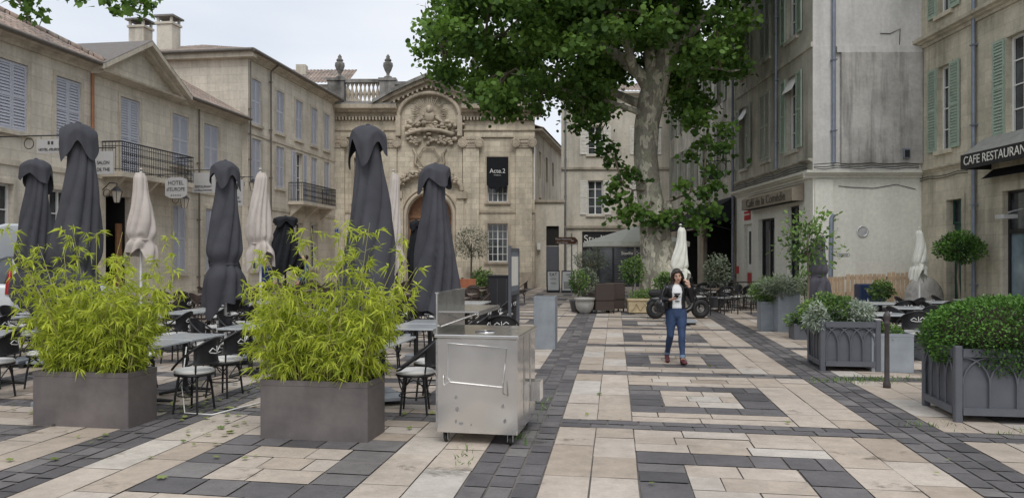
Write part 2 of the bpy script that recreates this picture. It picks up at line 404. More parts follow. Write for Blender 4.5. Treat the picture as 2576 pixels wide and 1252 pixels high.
# ================================================================== GROUND
g=MB(); M_base=mat('joint_ground',(.17,.155,.14),.95,var=.35,vs=1.5,bump=.3)
g.quad((-400,-400,-.012),(400,-400,-.012),(400,600,-.012),(-400,600,-.012),M_base); g.make('ground')
def pave_mat():
    t=NT('paving_stone'); k=t.node('ShaderNodeAttribute',attribute_name='kind'); s=t.node('ShaderNodeAttribute',attribute_name='shade')
    v=t.coord()
    cr=t.ramp(s.outputs['Fac'],[(0,(.41,.335,.27)),(.35,(.50,.42,.345)),(.7,(.54,.465,.395)),(1,(.56,.515,.46))])
    dk=t.ramp(s.outputs['Fac'],[(0,(.10,.093,.096)),(.5,(.15,.14,.142)),(1,(.22,.203,.198))])
    x=t.mix(cr,dk,k.outputs['Fac'],'MIX')
    x=t.mix(x,t.ramp(t.noise(.5,6,v,.7),[(.3,.74),(.6,1.05)]))
    x=t.mix(x,t.ramp(t.noise(2.2,8,v,.8),[(.28,.72),(.42,1.0)]))
    x=t.mix(x,t.ramp(t.noise(5,7,v,.75),[(.3,.80),(.6,1.05)]))
    x=t.mix(x,t.ramp(t.noise(34,4,v,.7),[(.28,.65),(.4,1.0),(.8,1.05)]))
    vd=t.coord((.9,1.1,1)); dn=t.noise(.95,7,vd,.72)
    damp=t.ramp(dn,[(.60,0.0),(.66,1.0)])
    x=t.mix(x,t.mix(x,(.52,.50,.48)),damp,'MIX')
    t.link(x,t.b.inputs['Base Color'])
    rg=t.mix(t.ramp(t.noise(1.1,5,v),[(.35,.5),(.6,.85)]),(.28,.28,.28),damp,'MIX')
    t.link(rg,t.b.inputs['Roughness'])
    t.b.inputs['Specular IOR Level'].default_value=.3
    t.bump(t.noise(16,6,v,.7),.5,.013); return t.mat
M_pave=pave_mat()
pv=[];pf=[];pk=[];ps=[]
def uv2w(u,v): return (.18+u+.1345*v, 5.73-.17*u+v)
def slab(u0,u1,v0,v1,k):
    gp=.0055+.004*(k==1); b=len(pv); j=lambda: rnd(-.0035,.0035); z=rnd(-.002,.0025)
    for u,v in ((u0+gp,v0+gp),(u1-gp,v0+gp),(u1-gp,v1-gp),(u0+gp,v1-gp)):
        x,y=uv2w(u+j(),v+j()); pv.append((x,y,z+rnd(-.001,.001)))
    pf.append((b,b+1,b+2,b+3)); pk.append(k); ps.append(min(1,max(0,random.gauss(.52,.25))))
def fill(u0,u1,v0,v1,k,along,w,l):
    if along=='u':
        n=max(1,round((v1-v0)/w)); h=(v1-v0)/n
        for i in range(n):
            u=u0; first=True
            while u<u1-.02:
                d=rnd(.7,1.3)*l*(.6 if first and i%2 else 1); first=False
                if u+d>u1-l*.35: d=u1-u
                slab(u,u+d,v0+i*h,v0+(i+1)*h,k); u+=d
    else:
        n=max(1,round((u1-u0)/w)); h=(u1-u0)/n
        for i in range(n):
            v=v0; first=True
            while v<v1-.02:
                d=rnd(.7,1.3)*l*(.6 if first and i%2 else 1); first=False
                if v+d>v1-l*.35: d=v1-v
                slab(u0+i*h,u0+(i+1)*h,v,v+d,k); v+=d
SW,BW,P,CB=3.28,.6,3.68,.4
for k in range(-5,4):
    us=k*(SW+BW)
    fill(us-BW,us,-4.9,2.42+13*P,1,'v',.2,.32)
    for c in range(-2,13):
        vb=2.42+c*P; r0u,r1u,r0v,r1v=us+.76,us+2.48,vb+CB+.51,vb+CB+2.38; t=.4
        fill(us,us+SW,vb,vb+CB,1,'u',.2,.34)
        va=vb+CB; ve=vb+P
        fill(us,us+.76,va,ve,0,'v',.38,.85); fill(us+2.48,us+SW,va,ve,0,'v',.4,.85)
        fill(r0u,r1u,va,r0v,0,'u',.26,.6); fill(r0u,r1u,r1v,ve,0,'u',.3,.62)
        fill(r0u,r1u,r0v,r0v+t,1,'u',.4,.38); fill(r0u,r1u,r1v-t,r1v,1,'u',.4,.4)
        fill(r0u,r0u+t,r0v+t,r1v-t,1,'v',.4,.4); fill(r1u-t,r1u,r0v+t,r1v-t,1,'v',.4,.4)
        fill(r0u+t,r1u-t,r0v+t,r1v-t,0,'u',.36,.5)
me=bpy.data.meshes.new('pavement'); me.from_pydata(pv,[],pf); me.materials.append(M_pave)
for nm,dat in (('kind',pk),('shade',ps)):
    a=me.attributes.new(nm,'FLOAT','FACE'); a.data.foreach_set('value',np.array(dat,np.float32))
o=bpy.data.objects.new('pavement',me); bpy.context.scene.collection.objects.link(o)

# ================================================================== HOTEL
d_u=(.1368,.9906)
H=empty('hotel_building',FR(-13.53,20.29,*d_u))
w=MB(); tr=MB(); wn=MB(); sh=MB()
up=[(-8.3,-7.3),(-5.5,-4.5),(-2.7,-1.7),(-.1,.95),(2.03,3.08),(7.9,9.0),(10.06,11.2)]
ops=[(a,b,5.2,7.06) for a,b in up]+[(4.95,5.97,4.5,7.06)]
gr=[(-5.4,-4.6,.5,3.75),(-2.5,-1.7,.5,3.75),(-.35,.45,.3,3.75),(1.75,2.85,.3,3.75),(4.15,5.5,0,3.77),(7.95,8.8,1.2,3.7),(10.2,11.05,1.2,3.7)]
wall(w,-14,13.2,-.05,7.55,ops+gr,M_hotel); w.quad((-14,0,-.05),(-14,9,-.05),(-14,9,7.5),(-14,0,7.5),M_hotel)
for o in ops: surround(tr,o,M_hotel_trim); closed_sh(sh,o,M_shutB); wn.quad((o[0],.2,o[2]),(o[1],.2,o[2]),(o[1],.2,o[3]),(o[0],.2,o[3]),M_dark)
for i,o in enumerate(gr):
    if i==4: 
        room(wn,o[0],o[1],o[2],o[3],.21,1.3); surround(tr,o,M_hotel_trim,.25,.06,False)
        wn.box(o[0]+.02,o[0]+.3,.3,.36,0,2.9,M_wood); wn.box(o[1]-.3,o[1]-.02,.3,.36,0,2.9,M_wood)
    elif i>4: closed_sh(sh,(o[0],o[1],o[2],o[3]),M_shutB); surround(tr,o,M_hotel_trim)
    else: window(wn,o[0],o[1],o[2],o[3],.18,2,5,M_white); surround(tr,o,M_hotel_trim)
cornice(tr,-14,3.62,7.5,.28,.35,M_hotel_trim); cornice(tr,8.25,13.2,7.5,.28,.35,M_hotel_trim)
tr.box(-14,13.2,-.04,-.002,4.25,4.4,M_hotel_trim); tr.box(-14,4.1,-.05,-.002,-.05,.5,M_hotel_trim); tr.box(5.8,13.2,-.05,-.002,-.05,.5,M_hotel_trim)
a0,a1,az,ap=3.6,8.25,7.56,8.95; am=(a0+a1)/2
tr.poly([(a0,-.06,az),(a1,-.06,az),(am,-.06,ap)],M_hotel)
cornice(tr,a0,a1,7.46,.16,.4,M_hotel_trim)
for s in (0,1):
    x0,x1=(a0-.15,am) if s==0 else (a1+.15,am)
    for dy,dz0,dz1 in ((-.52,.0,.16),(-.32,-.14,0)):
        zA,zB=az+.02,ap+.0
        tr.add([(x0,dy,zA+dz0),(x1,dy,zB+dz0),(x1,-.055,zB+dz0),(x0,-.055,zA+dz0),(x0,dy,zA+dz1),(x1,dy,zB+dz1),(x1,-.055,zB+dz1),(x0,-.055,zA+dz1)],
           [(0,1,2,3),(4,5,6,7),(0,1,5,4),(2,3,7,6),(3,0,4,7),(1,2,6,5)],M_hotel_trim)
rf=MB()
tile_slope(rf,17.9,4.6,2.6,0,4.6,Matrix.Translation((-14,-.35,7.78)))
tile_slope(rf,5.0,4.8,2.65,4.8,0,Matrix.Translation((8.2,-.35,7.78)))
rf.add([(a0-.15,-.52,az+.2),(am,-.52,ap+.18),(am,5,ap+.18),(a0-.15,5,az+.2),(a1+.15,-.52,az+.2),(a1+.15,5,az+.2)],[(0,1,2,3),(1,4,5,2)],M_bronze)
tile_slope(rf,9.2,4.6,2.6,4.6,4.6,Matrix.Translation((3.9,-.35,7.78))@Matrix.Rotation(R(90),4,'Z'))
rf.tube([(3.9,-.35,7.85),(-.7,4.25,10.45)],.1,M_tile,8)
pp=MB(); pipe(pp,3.5,0,7.5,M_copper); pipe(pp,9.6,0,7.5,M_bronze,r=.035); pp.tube([(-14,-.42,7.74),(3.6,-.42,7.74)],.07,M_bronze,8); pp.tube([(8.3,-.42,7.74),(13.2,-.42,7.74)],.07,M_bronze,8)
w.make('walls',H); tr.make('stone_trim',H); wn.make('windows',H); sh.make('shutters',H); rf.make('roof',H); pp.make('drainpipes',H)
balcony(H,4.0,8.15,4.48,.75)

# building 2
Y2=33.4; X2=.138*Y2-16.33+.25
B2=empty('three_storey_stone_house',FR(X2,Y2-.03,*d_u))
w=MB(); tr=MB(); wn=MB(); sh=MB(); rf=MB(); pp=MB()
xs2=[(.3,1.2),(2.75,3.6),(4.95,5.8),(6.9,7.7),(8.7,9.45)]
ops=[(a,b,7.65,9.62) for a,b in xs2]+[(a,b,(4.55 if i in(2,3) else 5.05),7.0) for i,(a,b) in enumerate(xs2)]
gr=[(.35,1.15,1.2,3.5),(2.75,3.6,0,3.2),(4.95,5.8,1.2,3.5),(6.9,7.7,1.2,3.5)]
wall(w,0,10.3,-.05,10.45,ops+gr,M_hotel)
w.quad((0,0,-.05),(0,10,-.05),(0,10,10.45),(0,0,10.45),M_hotel)
for i,o in enumerate(ops):
    surround(tr,o,M_hotel_trim); wn.quad((o[0],.2,o[2]),(o[1],.2,o[2]),(o[1],.2,o[3]),(o[0],.2,o[3]),M_dark)
    if i in (7,): window(wn,o[0],o[1],o[2],o[3],.15,2,4,M_white); open_sh(sh,o,M_shutB)
    else: closed_sh(sh,o,M_shutB)
for i,o in enumerate(gr): window(wn,o[0],o[1],o[2],o[3],.18,2,4,M_white); surround(tr,o,M_hotel_trim)
cornice(tr,0,10.3,10.4,.28,.4,M_hotel_trim); tr.box(-.05,10.3,-.05,-.002,7.15,7.3,M_hotel_trim); tr.box(-.05,10.3,-.04,-.002,3.95,4.1,M_hotel_trim)
tr.box(-.35,-.002,-.4,10,10.4,10.66,M_hotel_trim)
tile_slope(rf,10.9,5.2,1.75,5.2,0,Matrix.Translation((-.4,-.4,10.68)))
tile_slope(rf,10.4,5.2,1.75,5.2,5.2,Matrix.Translation((-.4,10,10.68))@Matrix.Rotation(R(-90),4,'Z'))
pp.tube([(-.45,-.48,10.66),(10.3,-.48,10.66)],.08,M_bronze,8); pp.tube([(-.48,-.45,10.66),(-.48,10,10.66)],.08,M_bronze,8)
pipe(pp,2.05,0,10.3,M_bronze,r=.04); pp.tube([(2.05,-.09,10.3),(2.05,-.48,10.62)],.04,M_bronze,6); pipe(pp,.06,5,10.3,M_bronze,r=.03)
for cx,cy in ((1.2,4.3),(1.5,5.9)):
    tr.box(cx,cx+.7,cy,cy+.75,10.9,12.45,M_back); tr.box(cx-.06,cx+.76,cy-.06,cy+.81,12.45,12.55,M_back)
    for q in ((0,0),(.6,0),(0,.65),(.6,.65)): tr.box(cx+q[0],cx+q[0]+.1,cy+q[1],cy+q[1]+.1,12.55,12.78,M_back)
    tr.box(cx-.12,cx+.82,cy-.12,cy+.87,12.78,12.86,M_church_grime)
w.make('walls',B2); tr.make('stone_trim',B2); wn.make('windows',B2); sh.make('shutters',B2); rf.make('roof',B2); pp.make('drainpipes',B2)
balcony(B2,4.1,8.5,4.5,.8,.9)

B3=empty('house_behind',FR(-14.2,46,1,0)); w=MB(); w.box(0,4.2,0,8,0,12.1,M_back); rf=MB()
tile_slope(rf,4.6,3,1.5,0,0,Matrix.Translation((-.2,-.3,12.1))); w.box(.8,1.4,1.6,2.2,12.6,13.7,M_back); w.make('walls',B3); rf.make('roof',B3)

# ================================================================== CHURCH
C=empty('baroque_chapel',FR(-10.6,44,1,0))
w=MB(); tr=MB(); wn=MB()
ops=[(9.2,10.36,1.5,3.69),(9.2,10.36,4.92,7.45),(1.55,2.65,1.5,3.69),(1.55,2.65,4.92,7.45)]
wall(w,0,4.05,-.05,8.6,ops[2:],M_church,.35); wall(w,7.75,11.9,-.05,8.6,ops[:2],M_church,.35)
for o in ops: window(wn,o[0],o[1],o[2],o[3],.3,4,5,M_white); surround(tr,o,M_church_trim,.14,.05)
cx,r,zs=5.9,1.25,4.1
yc=-.12
N=20; arc=[(cx+r*math.cos(math.pi*i/N),zs+r*math.sin(math.pi*i/N)) for i in range(N+1)]
w.quad((4.05,yc,-.05),(cx-r,yc,-.05),(cx-r,yc,zs),(4.05,yc,zs),M_church); w.quad((cx+r,yc,-.05),(7.75,yc,-.05),(7.75,yc,zs),(cx+r,yc,zs),M_church)
for i in range(N):
    (xa,za),(xb,zb)=arc[i],arc[i+1]; w.quad((xa,yc,za),(xb,yc,zb),(xb,yc,6.0),(xa,yc,6.0),M_church); w.quad((xa,yc,za),(xb,yc,zb),(xb,.5,zb),(xa,.5,za),M_church_trim)
for xx in (cx-r,cx+r): w.quad((xx,yc,-.05),(xx,.5,-.05),(xx,.5,zs),(xx,yc,zs),M_church_trim)
w.quad((4.05,yc,zs),(cx-r,yc,zs),(cx-r,yc,6),(4.05,yc,6),M_church); w.quad((cx+r,yc,zs),(7.75,yc,zs),(7.75,yc,6),(cx+r,yc,6),M_church)
w.quad((4.05,yc,6),(7.75,yc,6),(7.75,yc,10.5),(4.05,yc,10.5),M_church)
w.quad((4.05,yc,-.05),(4.05,0,-.05),(4.05,0,8.6),(4.05,yc,8.6),M_church); w.quad((7.75,yc,-.05),(7.75,0,-.05),(7.75,0,8.6),(7.75,yc,8.6),M_church)
wn.poly([(cx-r,.5,-.05),(cx+r,.5,-.05)]+[(x,.5,z) for x,z in arc],M_wood)
wn.box(cx-.03,cx+.03,.44,.499,0,4.0,M_dark)
for xx in (cx-1.05,cx+.15):
    for zz,hh in ((.3,1.1),(1.6,1.6),(3.35,.6)): wn.box(xx,xx+.9,.455,.499,zz,zz+hh,M_wood)
wn.box(cx-r,cx+r,.42,.499,4.02,4.16,M_wood)
for rr,pr,wd in ((r+.14,.16,.11),(r+.36,.1,.07)):
    pts=[(cx-rr,yc-pr/2,0)]+[(cx-rr,yc-pr/2,zs)]+[(cx+rr*math.cos(math.pi*(1-i/24)),yc-pr/2,zs+rr*math.sin(math.pi*(1-i/24))) for i in range(1,24)]+[(cx+rr,yc-pr/2,zs),(cx+rr,yc-pr/2,0)]
    tr.tube(pts,wd,M_church_trim,8)
for s in (-1,1):
    for off,rad in ((0,.13),(.2,.07)):
        pts=[(cx+s*(1.85-.02*i-.06*i*i/9),5.55+off+ .16*i-.006*i*i) if i<3 else (cx+s*(1.75-.16*(i-2)),5.95+off+.55*math.sin((i-2)/9*1.5)) for i in range(0,11)]
        tr.tube([(x,-.3,z) for x,z in pts],rad,M_church_trim,8)
    tr.box(cx+s*1.85-.3,cx+s*1.85+.3,-.42,-.13,5.1,5.5,M_church_trim)
    tr.box(cx+s*1.72-.22,cx+s*1.72+.22,-.3,-.13,.0,5.1,M_church)
for x0 in (.12,3.1,7.8,10.82):
    w.box(x0,x0+.92,-.2,-.002,.9,8.1,M_church); tr.box(x0-.08,x0+1.0,-.3,-.002,-.05,.6,M_church_trim); tr.box(x0-.04,x0+.96,-.26,-.002,.6,.9,M_church_trim)
    tr.box(x0-.06,x0+.98,-.26,-.203,8.0,8.1,M_church_trim)
    tr.box(x0-.12,x0+1.04,-.32,-.002,8.47,8.62,M_church_trim); tr.box(x0-.02,x0+.94,-.28,-.002,8.101,8.469,M_church_trim)
    for sx in (x0-.02,x0+.94):
        for rr in (.23,.15,.06): tr.torus((sx,-.3,8.27),rr,.045,M_church_trim,'Y',16,6)
        tr.ell((sx,-.28,8.27),(.2,.06,.2),M_church_trim)
    for q in range(5): tr.ell((x0+.2+q*.13,-.3,8.3),(.05,.05,.09),M_church_trim,8,6)
for xa,xb in ((-.1,4.05),(7.75,12.0)):
    w.box(xa+.1,xb-.1,-.12,.3,8.625,8.98,M_church); tr.box(xa+.06,xb-.06,-.2,.3,8.981,9.06,M_church_trim)
    w.box(xa+.1,xb-.1,-.1,.3,9.061,9.55,M_church)
    x=xa+.08
    while x<xb-.1: tr.box(x,x+.1,-.36,-.1,9.56,9.76,M_church_trim); x+=.19
    cornice(tr,xa-.3 if xa<0 else xa,xb+.3 if xb>11 else xb,9.765,.62,.75,M_church_trim)
    tr.box(xa-.3 if xa<0 else xa,xb+.3 if xb>11 else xb,-.7,.3,10.386,10.46,M_church_grime)
ax,az=5.88,11.95
for s in (-1,1):
    x0=ax+s*3.15; zb=10.42
    for dy,d0,d1,mt in ((-.85,.0,.2,M_church_grime),(-.62,-.2,.0,M_church_trim),(-.35,-.42,-.2,M_church_trim)):
        pr=[]
        for t in (0,.35,.7,1):
            x=x0+(ax-x0)*t; z=zb+(az-zb)*(t**.85); pr.append((x,z))
        for (xa,za),(xb,zb2) in zip(pr,pr[1:]):
            tr.add([(xa,dy,za+d0),(xb,dy,zb2+d0),(xb,.0,zb2+d0),(xa,.0,za+d0),(xa,dy,za+d1),(xb,dy,zb2+d1),(xb,.0,zb2+d1),(xa,.0,za+d1)],
             [(0,1,2,3),(4,5,6,7),(0,1,5,4),(2,3,7,6),(3,0,4,7),(1,2,6,5)],mt)
    for i in range(12):
        t=(i+.5)/12; x=x0+(ax-x0)*t; z=zb+(az-zb)*(t**.85)-.42; tr.box(x-.05,x+.05,-.5,-.3,z-.14,z+.0,M_church_trim)
tr.poly([(ax-3.1,-.02,10.4),(ax+3.1,-.02,10.4),(ax,-.02,11.8)],M_church)
tr.tube([(ax+1.75*math.cos(math.pi*(1-i/20)),-.3,9.75+1.35*math.sin(math.pi*(1-i/20))) for i in range(21)],.12,M_church_trim,8)
for s in (-1,1): tr.box(ax+s*1.75-.14,ax+s*1.75+.14,-.42,-.13,8.65,9.8,M_church_trim)
rl=MB(); rs=random.Random(3)
for i in range(27):
    a=math.pi*(i/26)*1.1-.15; l=rs.uniform(.8,1.25)
    rl.tube([(cx,-.2,9.9),(cx+l*math.cos(a),-.25,9.9+l*math.sin(a)*.85)],[.07,.025],M_church_trim,5)
rl.ell((cx,-.4,10.15),(.2,.2,.26),M_church_trim); rl.ell((cx,-.32,9.75),(.3,.2,.35),M_church_trim)
for i in range(60):
    x=cx+rs.gauss(0,.75); z=9.25+rs.gauss(0,.25)-abs(x-cx)*.12
    rl.ell((x,-.25,z),(rs.uniform(.08,.24),rs.uniform(.12,.25),rs.uniform(.06,.15)),M_church_trim,8,6)
for s in (-1,1):
    for k in range(7): rl.tube([(cx+s*.35,-.3,9.7),(cx+s*(.8+.05*k),-.34,9.9-.12*k)],[.09,.03],M_church_trim,5)
rl.tube([(cx-1.35,-.3,8.75),(cx-.7,-.35,8.95),(cx,-.38,9.02),(cx+.7,-.35,8.95),(cx+1.35,-.3,8.75)],.12,M_church_trim,8)
for s in (-1,1):
    for i in range(16):
        rl.ell((cx+s*rs.uniform(.5,1.25),-.22,8.4+rs.gauss(0,.14)),(.13,.15,.1),M_church_trim,8,6)
    rl.tube([(cx+s*.95,-.2,7.95-.0),(cx+s*.75,-.25,7.6),(cx+s*.85,-.22,7.1),(cx+s*.6,-.2,6.9)],[.05,.09,.07,.05],M_church_trim,6)
for i in range(14): rl.ell((cx+rs.gauss(0,.2),-.25,8.45+rs.gauss(0,.12)),(.1,.14,.1),M_church_trim,8,6)
for i in range(70):
    t=rs.uniform(-1,1); x=cx+t*1.55; z=6.55+.28*math.cos(t*2.2)-.25*abs(t)+rs.gauss(0,.12)
    rl.ell((x,-.42,z),(rs.uniform(.07,.16),.14,rs.uniform(.05,.14)),M_church_trim,8,6)
rl.torus((cx-.05,-.28,7.45),.62,.05,M_church_trim,'Y',6,6)
rl.make('relief_sculpture',C)
at=MB(); ay=.35
at.box(0,12,ay,ay+.5,10.4,10.75,M_church_grime)
def pier(x0,x1): at.box(x0,x1,ay-.05,ay+.55,10.75,11.95,M_church_grime); at.box(x0-.06,x1+.06,ay-.12,ay+.62,11.95,12.1,M_church_grime)
pier(-.05,.9); pier(2.95,3.85)
at.box(.9,2.95,ay+.05,ay+.45,11.85,12.06,M_church_grime)
for i in range(8):
    at.lathe([(.1,0),(.1,.08),(.05,.14),(.12,.42),(.13,.5),(.05,.8),(.05,.9),(.1,1.0),(.1,1.1)],M_church_trim,10,(1.08+i*.245,ay+.25,10.75))
at.box(3.85,12,ay,ay+.5,10.75,11.7,M_church_grime); at.box(3.85,12,ay-.1,ay+.6,11.7,11.88,M_church_grime)
for x in (.6,3.4,8.4,11.4):
    at.lathe([(.24,0),(.24,.12),(.1,.18),(.09,.3),(.2,.5),(.29,.75),(.27,.92),(.14,1.0),(.2,1.04),(.2,1.1),(.1,1.2),(.12,1.28),(.03,1.42)],M_church_grime,14,(x,ay+.25,12.1))
at.make('attic_balustrade',C)
w.quad((0,0,-.05),(0,14,-.05),(0,14,10.4),(0,0,10.4),M_church); w.quad((11.9,0,-.05),(11.9,14,-.05),(11.9,14,10.4),(11.9,0,10.4),M_church)
w.quad((0,.3,10.39),(11.9,.3,10.39),(11.9,14,10.39),(0,14,10.39),M_church_grime)
sweep_profile(tr,-.02,4.05,[(-.002,4.3),(-.06,4.3),(-.06,4.45),(-.002,4.45)],M_church_trim); sweep_profile(tr,7.75,11.92,[(-.002,4.3),(-.06,4.3),(-.06,4.45),(-.002,4.45)],M_church_trim)
w.make('walls',C); tr.make('carved_trim',C); wn.make('windows_and_door',C)
bn=empty('hanging_banner',FR(-10.6+9.15,43.93,1,0)); b=MB()
b.poly([(0,0,7.5),(0,0,5.9),(.25,0,5.72),(.42,0,5.75),(.6,0,5.4),(.78,0,5.75),(.98,0,5.72),(1.24,0,5.9),(1.24,0,7.5)],M_fabric_b); b.make('cloth',bn)
text('Acte.2',.36,M_white,bn,.62,-.02,6.68,sx=.95)
text('Restaurant',.09,M_white,bn,.62,-.02,6.45)
M_blue=mat('enamel_blue',(.02,.05,.25),.35)
sp=empty('street_name_sign',FR(-10.35,43.75,1,0)); b=MB(); b.box(0,.5,-.02,.04,3.05,3.4,M_blue); b.box(.02,.48,-.023,-.02,3.07,3.38,M_white); b.box(.035,.465,-.027,-.023,3.085,3.365,M_blue); b.make('plate',sp)
text('PLACE',.09,M_white,sp,.25,-.03,3.3); text('CRILLON',.09,M_white,sp,.25,-.03,3.18)

# ================================================================== back street
bs=empty('side_street_house',FR(1.35,45.2,.2,1)); w=MB(); wn=MB(); rf=MB()
ops=[(1.5,2.3,6.6,8.2),(4.2,5,6.6,8.2),(7,7.8,6.6,8.2),(1.5,2.3,3.6,5.4),(4.2,5,3.6,5.4),(7,7.8,3.6,5.4)]
wall(w,0,12,-.05,9.3,ops,M_back2)
for o in ops: window(wn,*o,.15,2,3,M_shutW)
tile_slope(rf,12.2,4,1.3,0,0,Matrix.Translation((0,-.5,9.35))); w.box(0,12,-.45,0,9.2,9.33,M_back2)
w.make('walls',bs); wn.make('windows',bs); rf.make('roof',bs)
gw=empty('gate_lodge',FR(1.32,45.3,1,0)); w=MB(); wn=MB()
wall(w,0,1.75,-.05,5.0,[(.7,1.45,0,3.6)],M_back); w.box(-.02,1.8,-.12,-.002,5.0,5.15,M_back2); w.quad((0,0,5),(1.75,0,5),(1.75,2,5.3),(0,2,5.3),M_tile)
wn.box(.7,1.45,.15,.2,0,2.4,M_graypl); wn.box(.7,1.45,.15,.2,2.45,3.6,M_dark); wn.box(.15,.35,-.25,-.05,2.2,2.6,M_white)
w.make('walls',gw); wn.make('door',gw)
bb=empty('shop_house',FR(2.95,46,1,0)); w=MB(); tr=MB(); wn=MB(); sh=MB()
ops=[(1.6,2.5,4.3,6.35),(4.6,5.5,4.3,6.35),(1.6,2.5,7.9,9.6),(4.6,5.5,7.9,9.6),(1.25,5.0,0,3.3),(.35,1.0,0,2.7)]
wall(w,0,7.5,-.05,11.6,ops,M_back)
for o in ops[:4]: window(wn,*o,.18,2,4,M_white,M_glass); surround(tr,o,M_back,.1,.03); open_sh(sh,o,M_shutW)
wn.box(1.25,5.0,.1,.16,2.35,3.3,M_black); wn.quad((1.25,.21,0),(5,.21,0),(5,.21,2.35),(1.25,.21,2.35),M_glass)
for x in (1.25,2.2,3.1,4.0,4.93): wn.box(x,x+.07,.12,.2,0,2.35,M_black)
wn.box(.35,1.0,.15,.2,0,2.7,M_shutW)
for z in np.arange(.1,2.3,.1): wn.box(3.2,4.93,.14,.17,z,z+.05,M_graypl)
tr.box(-.02,7.5,-.1,-.002,7.0,7.14,M_back2); tr.box(-.02,7.5,-.12,-.002,3.5,3.65,M_back2); cornice(tr,0,7.5,11.3,.3,.4,M_back)
pipe(tr,.25,0,11.3,M_pipe,r=.05)
tile_slope(tr,7.6,4,1.3,0,0,Matrix.Translation((0,-.4,11.62)))
w.make('walls',bb); tr.make('trim',bb); wn.make('windows',bb); sh.make('shutters',bb)
text('Studio Crillon',.62,M_cream,bb,1.35,.07,2.85,'LEFT'); text('Studio Crillon',.28,M_cream,bb,3.6,.1,2.0,'LEFT')

# ================================================================== RIGHT buildings
A=empty('corner_cafe_building',FR(9.4,46,0,-1)); w=MB(); tr=MB(); wn=MB(); sh=MB(); pp=MB()
up=[(14.45,15.35),(17.15,18.05),(19.75,20.7)]
ops=[]
for a,b in up: ops+=[(a,b,5.35,7.85),(a,b,9.1,11.6),(a,b,12.7,14.4)]
gr=[(16.7,18.5,0,3.2),(19.75,20.85,.9,3.5),(14.9,15.9,0,3.1)]
wall(w,13.9,22,-.05,4.45,gr,M_ground_stucco); wall(w,13.9,22,4.45,15.5,ops,M_wallA)
for i,o in enumerate(ops):
    window(wn,*o,.18,2,4,M_white); surround(tr,o,M_wallA,.08,.02)
    if i in (3,4,5): closed_sh(sh,(o[0]-.1,o[1]+.1,o[2],o[3]),M_shutG2,y=-.035)
    else: open_sh(sh,o,M_shutG if i>5 else M_shutG2,.47,y=-.035)
for o in (ops[6],ops[0]): tr.add([(o[0],.1,o[3]),(o[1],.1,o[3]),(o[1],-.2,o[3]-.55),(o[0],-.2,o[3]-.55)],[(0,1,2,3)],M_white)
window(wn,*gr[0],.18,2,1,M_black); window(wn,*gr[1],.18,2,3,M_black); wn.box(14.9,15.9,.15,.2,0,3.1,M_ground_stucco)
cornice(tr,13.9,22.0,4.25,.22,.3,M_ground_stucco); cornice(tr,13.9,22.0,4.75,.12,.15,M_wallA)
tr.box(13.9,22.0,-.06,-.002,8.35,8.5,M_wallA); tr.box(13.9,22,-.06,-.002,11.95,12.1,M_wallA)
cornice(tr,13.9,22.2,15.3,.4,.5,M_wallA)
pipe(pp,13.6,0,13,M_pipe,r=.06); pipe(pp,18.9,4.8,15,M_pipe,r=.05)
for dz,mt in ((4.6,M_black),(4.67,M_iron),(4.52,M_iron)):
    pp.tube([(13.9+i*.8,-.17,dz+.04*math.sin(i*1.7)) for i in range(11)],.02,mt,5)
ops2=[]
for a in (10.9,8.3,5.7,3.1,.8):
    ops2+=[(a,a+.9,5.35,7.6),(a,a+.9,8.7,10.6)]
wall(w,0,13.9,4.3,11.6,ops2,M_wallA,y=.02); wall(w,0,13.9,-.05,4.3,[(8.2,13.2,0,3.7),(2,7,0,3.2)],M_back2,y=.02)
for o in ops2: window(wn,*o,.2,2,4,M_white); open_sh(sh,o,M_shutG2,.45,y=.0)
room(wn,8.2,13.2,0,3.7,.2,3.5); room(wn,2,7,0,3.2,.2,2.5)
for q in range(3): wn.box(9+q*1.3,9.5+q*1.3,1.4,1.8,0,1.1,M_brown_top)
cornice(tr,0,13.9,11.4,.3,.5,M_wallA)
w.quad((13.9,.02,11),(13.9,8,11),(13.9,8,15.5),(13.9,.02,15.5),M_wallA)
tile_slope(tr,13.9,4,1.2,0,0,Matrix.Translation((0,-.4,11.72)))
FB=Matrix.Translation((22,0,0))@Matrix.Rotation(R(90),4,'Z')
w.M=FB; 
wall(w,0,3.4,-.05,4.45,[],M_ground_stucco); wall(w,0,3.4,4.45,15.5,[],M_wallB)
w.box(.85,3.38,-.12,-.002,4.7,8.15,M_wallB2); w.box(.72,3.38,-.1,-.002,8.15,8.35,M_wallB)
w.M=None
tr.M=FB; cornice(tr,-.3,3.38,4.25,.22,.3,M_ground_stucco)
tr.box(.05,.62,-.06,-.002,-.03,4.2,M_ground_stucco)
tr.M=None
pp.M=FB
pipe(pp,.62,4.7,15,M_pipe,r=.06); pp.tube([(.62,-.1,3.1),(.55,-.1,3.0),(.5,-.1,.2)],.07,M_pipe,8)
pp.torus((1.55,-.01,2.58),.16,.03,M_alu,'Y',20,6); pp.box(1.43,1.67,-.02,-.003,2.46,2.7,M_alu)
for q in range(6): pp.torus((.8+q*.06,-.005,1.85),.05,.008,M_zincpl,'Y',8,4)
pp.box(2.75,2.95,-.2,-.002,4.85,5.15,M_pipe); pp.box(2.78,2.92,-.22,-.2,4.88,5.1,M_dark)
for dz in (4.52,4.58,4.66): pp.tube([(-.1+i*.36,-.33+.02*math.sin(i),dz+.03*math.sin(i*2.1+dz*9)) for i in range(10)],.014,M_iron,5)
pp.tube([(.8,-.02,4.0),(1.2,-.02,3.96),(1.9,-.02,3.93),(2.6,-.02,4.05),(3.2,-.02,3.9)],.01,M_iron,5)
pp.tube([(2.7,-.02,8.4),(2.72,-.02,8.9),(2.4,-.02,8.75),(2.1,-.02,8.76)],.012,M_iron,5)
pp.M=None
